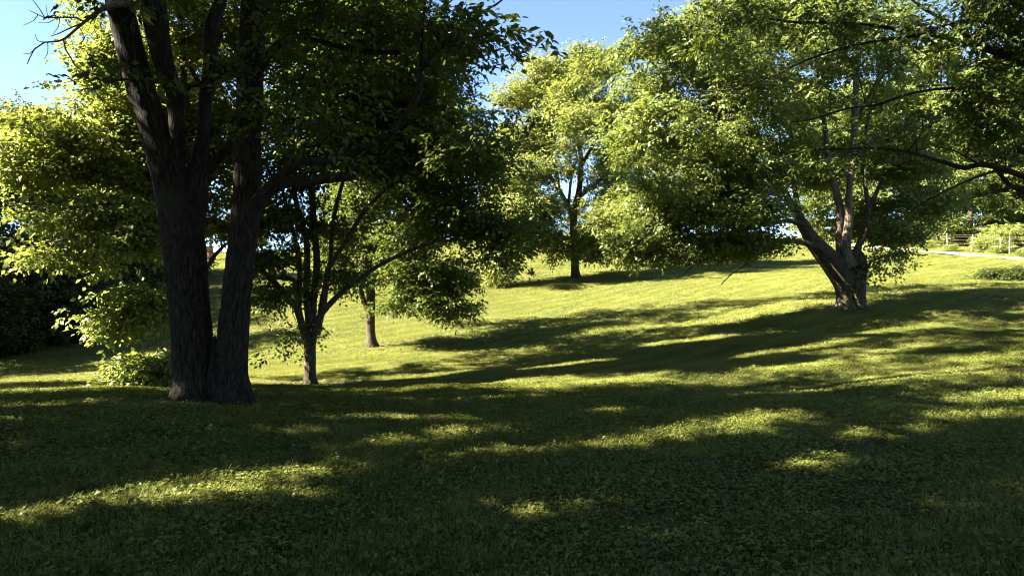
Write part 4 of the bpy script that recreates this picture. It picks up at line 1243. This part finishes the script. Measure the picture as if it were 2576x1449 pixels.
# wood beyond the fence
wood_spots = [
    ('b', 47.5, 63, 1.0, 1.25, 'tall broad woodland tree standing over the end of the wire fence'),
    ('a', 42.5, 68, 4.0, 1.2, 'tall woodland tree in the second row behind the lane bend'),
    ('a', 42, 58, .3, 1.0, 'tall sunlit tree beyond the wire fence, its lower boughs over the posts'),
    ('b', 34.5, 64, 1.2, 1.1, 'broad bushy tree beyond the lane, behind the stout forked trunk'),
    ('a', 52, 70, 2.2, 1.15, 'tall woodland tree in the second row behind the fence'),
    ('b', 47, 52, 4.2, .95, 'bushy tree close behind the end posts of the wire fence'),
    ('b', 60, 66, .8, 1.2, 'woodland tree deep in the stand beyond the fence'),
    ('a', 40, 78, 3.6, 1.05, 'woodland tree beyond the bend of the gravel lane'),
    ('b', 30, 88, 5.2, .9, 'low round tree past the far end of the lane'),
    ('b', 38.5, 57, 2.9, .85, 'round sunlit tree behind the middle of the wire fence'),
    ('a', 33.5, 74, 1.9, 1.0, 'tall woodland tree just past the bend of the lane'),
    ('a', 56, 54, 5.0, 1.0, 'woodland tree at the edge of the stand, clear of the fence end'),
]
grp = 'trees in the wood beyond the fence'
first = {'a': True, 'b': True}
for k, x, y, rz, s, lab in wood_spots:
    src = wood_a if k == 'a' else wood_b
    if first[k]:
        put(src, x, y, rz, s); src['label'] = lab; src['group'] = grp; first[k] = False
    else:
        copy_tree(src, (x, y, H1(x, y) - .05), rz, s, lab, grp)

# trees along the far edge of the meadow
far_spots = [
    ('b', -28.5, 75, 5.5, .55, 'round meadow-edge tree rising just behind the brick pier'),
    ('b', 17.5, 104, 2.2, .62, 'distant round tree on the skyline just clear of the lone meadow tree'),
    ('a', 11.5, 116, .4, .5, 'small distant tree on the skyline near the farmhouse'),
    ('b', 2.5, 120, 3.3, .5, 'small distant round tree beside the farmhouse'),
    ('b', -3, 104, 1.0, .62, 'small round tree on the skyline just behind the lone meadow tree'),
    ('a', -14, 112, 2.0, .62, 'distant tree on the skyline seen past the slim straight trunk'),
    ('b', 24, 108, 3.0, .72, 'distant dark tree on the skyline between meadow tree and stout tree'),
    ('b', -24, 92, 4.0, .72, 'meadow-edge tree seen through the many upright stems'),
    ('a', -33, 84, 5.0, .66, 'slim meadow-edge tree well behind the brick pier'),
    ('b', -42, 78, .5, .85, 'bushy tree at the meadow corner beside the brick pier'),
    ('b', -12, 98, 2.6, .55, 'low round meadow-edge tree under the dark drooping branches'),
    ('a', 34, 118, 1.6, .7, 'distant tree on the skyline behind the pale stems'),
]
for k, x, y, rz, s, lab in far_spots:
    copy_tree(wood_a if k == 'a' else wood_b, (x, y, H1(x, y) - .05), rz, s, lab, 'trees along the far meadow edge')

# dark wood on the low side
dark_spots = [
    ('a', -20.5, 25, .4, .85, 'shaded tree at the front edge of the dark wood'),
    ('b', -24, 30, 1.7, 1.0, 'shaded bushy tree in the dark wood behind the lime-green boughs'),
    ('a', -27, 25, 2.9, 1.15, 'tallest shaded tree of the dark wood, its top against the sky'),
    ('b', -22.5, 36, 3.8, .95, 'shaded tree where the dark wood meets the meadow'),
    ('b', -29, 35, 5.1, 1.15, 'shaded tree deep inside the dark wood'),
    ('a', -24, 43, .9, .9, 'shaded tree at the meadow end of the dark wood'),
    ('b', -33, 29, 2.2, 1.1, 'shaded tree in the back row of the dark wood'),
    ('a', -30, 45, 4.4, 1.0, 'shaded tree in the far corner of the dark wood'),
    ('a', -21.5, 14, 1.0, .95, 'out-of-frame tree added to shade the low lawn where the dark wood comes down'),  # this and the next: out of view, added to shade the low lawn
    ('b', -20.5, 9.5, 3.0, .95, 'out-of-frame bushy tree added at the lawn corner to shade its low side'),
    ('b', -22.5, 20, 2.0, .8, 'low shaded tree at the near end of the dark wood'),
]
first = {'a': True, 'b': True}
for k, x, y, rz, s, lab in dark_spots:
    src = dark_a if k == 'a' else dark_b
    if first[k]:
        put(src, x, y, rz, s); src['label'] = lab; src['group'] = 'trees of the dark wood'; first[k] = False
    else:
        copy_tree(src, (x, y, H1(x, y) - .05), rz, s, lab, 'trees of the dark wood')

# trees outside the frame whose shadows fall over the lawn
SL = Leaf(M_LEAF_MID, 10, .55, (.195, .115), False, .35, 3, .55, .3)
for x, y, h_, sp_, sd, bf, lab in [
    (-15.5, 7.6, 14, 4.6, 61, .26, 'leafy tree beside the lawn casting dappled shade toward the twin trunks'),
    (-11.8, 7.4, 12.5, 3.9, 65, .3, 'slim leafy tree beside the lawn shading the foot of the twin trunks'),
    (-10.3, 3.4, 14, 4.6, 62, .28, 'leafy tree close beside the viewpoint throwing streaky shade on the grass'),
    (-16.5, .5, 16, 5.2, 63, .22, 'leafy tree at the lawn edge casting shade across the near grass'),
    (-7.5, -2.5, 16, 5.0, 64, .3, 'tall leafy tree behind the viewpoint shading the near lawn')]:
    generic_tree('shade_tree', lab, h_, sp_, SL, sd, M_BARK, 19, 20, bf, group='trees shading the lawn', at=(x, y), gaps=True)
for k, x, y, rz, s, lab in [  # unseen trees added around the viewpoint to cut down the sky light
    ('b', 3.5, -7.5, .7, (1.0, 1.0, 1.2), 'broad sky-blocking tree added unseen behind the viewpoint, middle of the row'),
    ('a', 10.5, -4.5, 5.6, 1.0, 'tall sky-blocking tree added unseen behind the viewpoint toward the overhanging tree'),
    ('b', 16.5, 3.5, 2.7, 1.0, 'broad sky-blocking tree added unseen beside the lawn below the overhanging tree'),
    ('b', 6.5, -2.6, 4.1, (.85, .85, 1.25), 'sky-blocking tree added unseen just behind the viewpoint, spreading over it'),
    ('a', -3.0, -9.5, 1.1, 1.05, 'tall sky-blocking tree added unseen in the row behind the viewpoint')]:
    copy_tree(wood_a if k == 'a' else wood_b, (x, y, H1(x, y) - .05), rz, s, lab, 'trees shading the lawn')

# ------------------------------------------------------------------ shrubs
def shrub(name, label, h, r, leaf, seed, nsub, nspray, group=None):
    g = np.random.default_rng(seed)
    limbs_ = []
    for i in range(6):
        az = i * 1.05 + g.normal(0, .2)
        e = np.array((math.cos(az) * r * .6, math.sin(az) * r * .6, h * g.uniform(.6, .9)))
        limbs_.append(dict(name='stem', mat=None, pts=[(e[0] * .1, e[1] * .1, -.15, .022), (e[0] * .5, e[1] * .5, e[2] * .55, .014), (*e, .005)], **{'from': .2}))
    lobes_ = [lobe(0, 0, h * .5, r * .9, r * .9, h * .42, nsub, nspray), lobe(r * .3, -r * .2, h * .25, r * .8, r * .8, h * .22, nsub // 2, nspray)]
    return build_tree(name, label, (0, 0, 0), limbs_, lobes_, leaf, seed, M_BARK, 'shrub', group, crown_name='foliage', min_z=.06)


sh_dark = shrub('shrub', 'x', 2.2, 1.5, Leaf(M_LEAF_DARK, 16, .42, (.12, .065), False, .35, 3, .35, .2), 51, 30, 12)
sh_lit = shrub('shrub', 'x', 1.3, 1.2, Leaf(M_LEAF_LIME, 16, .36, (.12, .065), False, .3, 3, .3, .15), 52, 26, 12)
g = np.random.default_rng(77)
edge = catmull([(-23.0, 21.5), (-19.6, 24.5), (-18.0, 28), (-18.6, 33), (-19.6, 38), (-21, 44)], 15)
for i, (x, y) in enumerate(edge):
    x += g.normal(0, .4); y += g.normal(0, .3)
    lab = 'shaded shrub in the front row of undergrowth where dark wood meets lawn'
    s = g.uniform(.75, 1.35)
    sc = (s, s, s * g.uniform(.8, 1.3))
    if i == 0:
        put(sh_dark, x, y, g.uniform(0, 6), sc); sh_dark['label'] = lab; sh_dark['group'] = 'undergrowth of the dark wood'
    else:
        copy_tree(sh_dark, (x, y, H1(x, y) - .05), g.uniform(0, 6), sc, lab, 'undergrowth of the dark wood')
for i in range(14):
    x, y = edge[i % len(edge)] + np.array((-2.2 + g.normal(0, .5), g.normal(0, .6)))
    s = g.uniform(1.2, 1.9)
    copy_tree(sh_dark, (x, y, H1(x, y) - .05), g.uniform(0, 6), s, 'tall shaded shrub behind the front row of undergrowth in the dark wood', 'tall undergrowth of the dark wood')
# hedge bushes by the fence
k = 0
for i in range(30):
    t = i / 29
    y = 40 + 34 * t + g.normal(0, .5)
    x = 36.2 - 1.2 * t + g.normal(0, .4) + (3.0 if i % 3 == 0 else -1.9 if i % 3 == 1 else 0)
    s = g.uniform(.6, 1.0) * (2.0 if i % 3 == 0 else .62 if i % 3 == 1 else 1)
    lab = ('tall sunlit bush standing behind the wire fence', 'low sunlit weedy clump in front of the wire fence beside the lane', 'sunlit weedy bush growing through the wire fence')[i % 3]
    fg_ = ('bushes behind the fence', 'weedy clumps beside the lane', 'bushes on the fence line')[i % 3]
    if k == 0:
        put(sh_lit, x, y, g.uniform(0, 6), s); sh_lit['label'] = lab; sh_lit['group'] = fg_
    else:
        copy_tree(sh_lit, (x, y, H1(x, y) - .05), g.uniform(0, 6), s, lab, fg_)
    k += 1
# brush mound on the bank
for j, (px, py, d, s, lab) in enumerate([(2505, 685, 30, .6, 'dark weedy bush on the bank below the gravel lane'), (2560, 690, 29, .7, 'second dark weedy bush on the bank, beside the brush heap')]):
    p = P(px, py, d)
    copy_tree(sh_dark, (p[0], p[1], H1(p[0], p[1]) - .08), j * 2.0, (s * 1.3, s, s * .55), lab, 'weedy bushes on the bank')

# ------------------------------------------------------------------ fence
M_POST = plain_material('post_wood', (0.12, 0.10, 0.075), (0.22, 0.18, 0.13), 14, .9, .4)
M_WIRE = plain_material('fence_wire', (0.09, 0.07, 0.055), (0.15, 0.12, 0.10), 20, .6, .1)
fx = lambda y: 34.9 - (y - 44) * .055
fence_y = [41.5, 44.5, 47.4, 48.1, 51, 53.6, 56.5, 59.5, 62.5, 66]
fb = (fx(47.4), 47.4, H1(fx(47.4), 47.4))
fence = empty('wire_fence', fb, 'rustic wire fence on weathered wooden posts along the gravel lane', 'fence')
gf = np.random.default_rng(9)
tops = []
for i, y in enumerate(fence_y):
    x = fx(y)
    z = H1(x, y)
    hh = 1.25 + gf.normal(0, .08)
    lean = gf.normal(0, .04, 2)
    pts = [(x, y, z - .3, .05), (x + lean[0] * .5, y + lean[1] * .5, z + hh * .5, .045), (x + lean[0], y + lean[1], z + hh, .04)]
    mesh_from_tubes('post', [tube(catmull(pts, 8), 10)], M_POST, fence, fb)
    tops.append((x + lean[0], y + lean[1], z, hh))
for k, fr in enumerate((.25, .45, .65, .85, .97)):
    pts = []
    for (x, y, z, hh), nx in zip(tops, tops[1:] + [None]):
        pts.append((x - .06, y, z + hh * fr, .006))
        if nx:
            pts.append(((x + nx[0]) / 2 - .06, (y + nx[1]) / 2, (z + nx[2]) / 2 + (hh + nx[3]) / 2 * fr - .03, .006))
    mesh_from_tubes('wire', [tube(catmull(pts, 60), 5)], M_WIRE, fence, fb)

# ------------------------------------------------------------------ brick pier
def brick_material():
    m, t, out = nt('pier_brick')
    p = N(t, 'ShaderNodeBsdfPrincipled')
    p.inputs['Roughness'].default_value = .9
    oi = N(t, 'ShaderNodeObjectInfo')
    r = ramp(t, oi.outputs['Random'], [(0, (.30, .10, .06)), (1, (.42, .17, .10))])
    t.links.new(r.outputs[0], p.inputs['Base Color'])
    t.links.new(p.outputs[0], out.inputs['Surface'])
    return m


def box(name, lo, hi, mat, parent=None, bevel=0.0, mesh=None):
    (x0, y0, z0), (x1, y1, z1) = lo, hi
    V = [(x0, y0, z0), (x1, y0, z0), (x1, y1, z0), (x0, y1, z0), (x0, y0, z1), (x1, y0, z1), (x1, y1, z1), (x0, y1, z1)]
    F = [(3, 2, 1, 0), (4, 5, 6, 7), (0, 1, 5, 4), (1, 2, 6, 5), (2, 3, 7, 6), (3, 0, 4, 7)]
    ob = new_mesh_obj(name, V, F, mat, parent)
    if bevel:
        b = ob.modifiers.new('bevel', 'BEVEL'); b.width = bevel; b.segments = 2
    return ob


M_BRICK = brick_material()
M_MORTAR = plain_material('mortar', (.30, .28, .25), (.40, .38, .34), 10, .95, .2)
M_CAP = plain_material('cap_stone', (.36, .34, .30), (.48, .46, .42), 6, .9, .2)
py_, px_ = 60.0, P(518, 656, 60)[0]
pz = H1(px_, py_)
pier = empty('brick_pier', (px_, py_, pz), 'red brick gate pier at the meadow edge seen between the twin trunks', 'pier')
box('core', (-.42, -.42, -.3), (.42, .42, 1.22), M_MORTAR, pier)
bm_ = None
for c in range(16):
    z = c * .075 + .004
    for f in range(4):
        for k in range(4):
            u0 = -.45 + k * .225 + (.1125 if c % 2 else 0)
            u1 = min(u0 + .213, .45)
            if u0 > .4:
                continue
            lo, hi = (u0, -.45, z), (u1, -.405, z + .065)
            ob = None
            if bm_ is None:
                ob = box('brick', (0, 0, 0), (1, 1, 1), M_BRICK, pier); bm_ = ob.data
            else:
                ob = bpy.data.objects.new('brick', bm_); COL.objects.link(ob); ob.parent = pier
            a_ = f * math.pi / 2
            ca_, sa_ = math.cos(a_), math.sin(a_)
            ob.location = (lo[0] * ca_ - lo[1] * sa_, lo[0] * sa_ + lo[1] * ca_, z)
            ob.rotation_euler = (0, 0, a_)
            ob.scale = (u1 - u0, .045 + .004 * math.sin(c * 7 + k * 3), .065)
box('cap', (-.52, -.52, 1.225), (.52, .52, 1.33), M_CAP, pier, .02)

# ------------------------------------------------------------------ farmhouse beyond the ridge
M_SIDING = plain_material('house_siding', (.72, .71, .68), (.80, .79, .76), 3, .7, .05)
M_ROOF = plain_material('house_roof', (.30, .31, .33), (.40, .41, .43), 5, .6, .2)
M_GLASS = plain_material('window_glass', (.03, .04, .05), (.05, .06, .07), 3, .1, 0)
hx, hy = P(1406, 600, 150)[0], 150.0
hz = H1(hx, hy)
house = empty('farmhouse', (hx, hy, hz), 'white farmhouse with grey gable roof showing over the meadow ridge', 'house')
w2, dp, eh, rh = 4.6, 5.5, 4.3, 2.6
V = [(-w2, -dp, -.3), (w2, -dp, -.3), (w2, dp, -.3), (-w2, dp, -.3), (-w2, -dp, eh), (w2, -dp, eh), (w2, dp, eh), (-w2, dp, eh), (0, -dp, eh + rh), (0, dp, eh + rh)]
F = [(0, 1, 5, 8, 4), (1, 2, 6, 5), (2, 3, 7, 9, 6), (3, 0, 4, 7)]
new_mesh_obj('wall', V, F, M_SIDING, house)
ov = .45
for s in (-1, 1):
    sl = rh / w2
    a0 = (0, -dp - ov, eh + rh + .12); a1 = (0, dp + ov, eh + rh + .12)
    b0 = (s * (w2 + ov), -dp - ov, eh - ov * sl + .12); b1_ = (s * (w2 + ov), dp + ov, eh - ov * sl + .12)
    V = [a0, a1, b1_, b0] + [(p[0], p[1], p[2] + .16) for p in (a0, a1, b1_, b0)]
    F = [(0, 1, 2, 3), (4, 7, 6, 5), (0, 3, 7, 4), (1, 5, 6, 2), (3, 2, 6, 7), (0, 4, 5, 1)]
    new_mesh_obj('roof', V, F, M_ROOF, house)
for wx in (-2.2, 2.2):
    wfr = box('window', (wx - .55, -dp - .06, 1.0), (wx + .55, -dp + .02, 2.5), M_SIDING, house)
    box('pane', (wx - .46, -dp - .08, 1.1), (wx + .46, -dp - .062, 2.4), M_GLASS, wfr)
wfr = box('window', (-.45, -dp - .06, eh + .2), (.45, -dp + .02, eh + 1.3), M_SIDING, house)
box('pane', (-.37, -dp - .08, eh + .28), (.37, -dp - .062, eh + 1.22), M_GLASS, wfr)
box('door', (-.5, -dp - .05, -.1), (.5, -dp + .02, 2.05), M_ROOF, house)
box('chimney', (1.6, 1.0, eh + .6), (2.3, 1.7, eh + rh + 1.0), M_BRICK, house)

# ------------------------------------------------------------------ small things
# stump with shoots on the shaded lawn
sp = P(352, 896, 20)
sx, sy = sp[0], sp[1]
sz_ = H1(sx, sy)
stump = empty('tree_stump', (sx, sy, sz_), 'small dark jagged stump alone on the shaded lawn below the lime-green sprays', 'stump')
mesh_from_tubes('trunk', [tube(catmull([(sx, sy, sz_ - .1, .10), (sx, sy, sz_ + .05, .08), (sx + .02, sy, sz_ + .16, .07)], 8), 14, .02)], M_BARK_TWIN, stump, (sx, sy, sz_))
for k in range(4):
    a_ = k * 1.7
    e = np.array((math.cos(a_) * .08, math.sin(a_) * .06, 0))
    mesh_from_tubes('shoot', [tube(catmull([(sx + e[0] * .5, sy + e[1] * .5, sz_ + .1, .025), (sx + e[0], sy + e[1], sz_ + .2, .015), (sx + e[0] * 1.6, sy + e[1] * 1.6, sz_ + .25 + .04 * k, .004)], 6), 7)], M_BARK_TWIN, stump, (sx, sy, sz_))

# pale curled dry leaf standing in the near grass
M_DRY = plain_material('dry_leaf', (.13, .12, .09), (.22, .20, .16), 30, .8, .2)
lp = P(560, 1166, 6.15)
lz = H1(lp[0], lp[1])
V, F = [], []
for i in range(7):
    t = i / 6
    w = .022 * math.sin(math.pi * (.08 + .9 * t)) + .002
    zc = .02 + .055 * t; yc = .03 * math.sin(t * 2.6)
    for s in (-1, -.4, .4, 1):
        V.append((w * s, yc + .012 * abs(s), zc + .004 * abs(s)))
for i in range(6):
    for j in range(3):
        F.append((i * 4 + j, i * 4 + j + 1, i * 4 + j + 5, i * 4 + j + 4))
dl = new_mesh_obj('dry_leaf', V, F, M_DRY, smooth=True)
sdm = dl.modifiers.new('thick', 'SOLIDIFY'); sdm.thickness = .0015
dl.location = (lp[0], lp[1], lz)
dl.rotation_euler = (0, 0, .4)
tag(dl, 'pale curled dry leaf standing up in the shaded near grass', 'leaf')
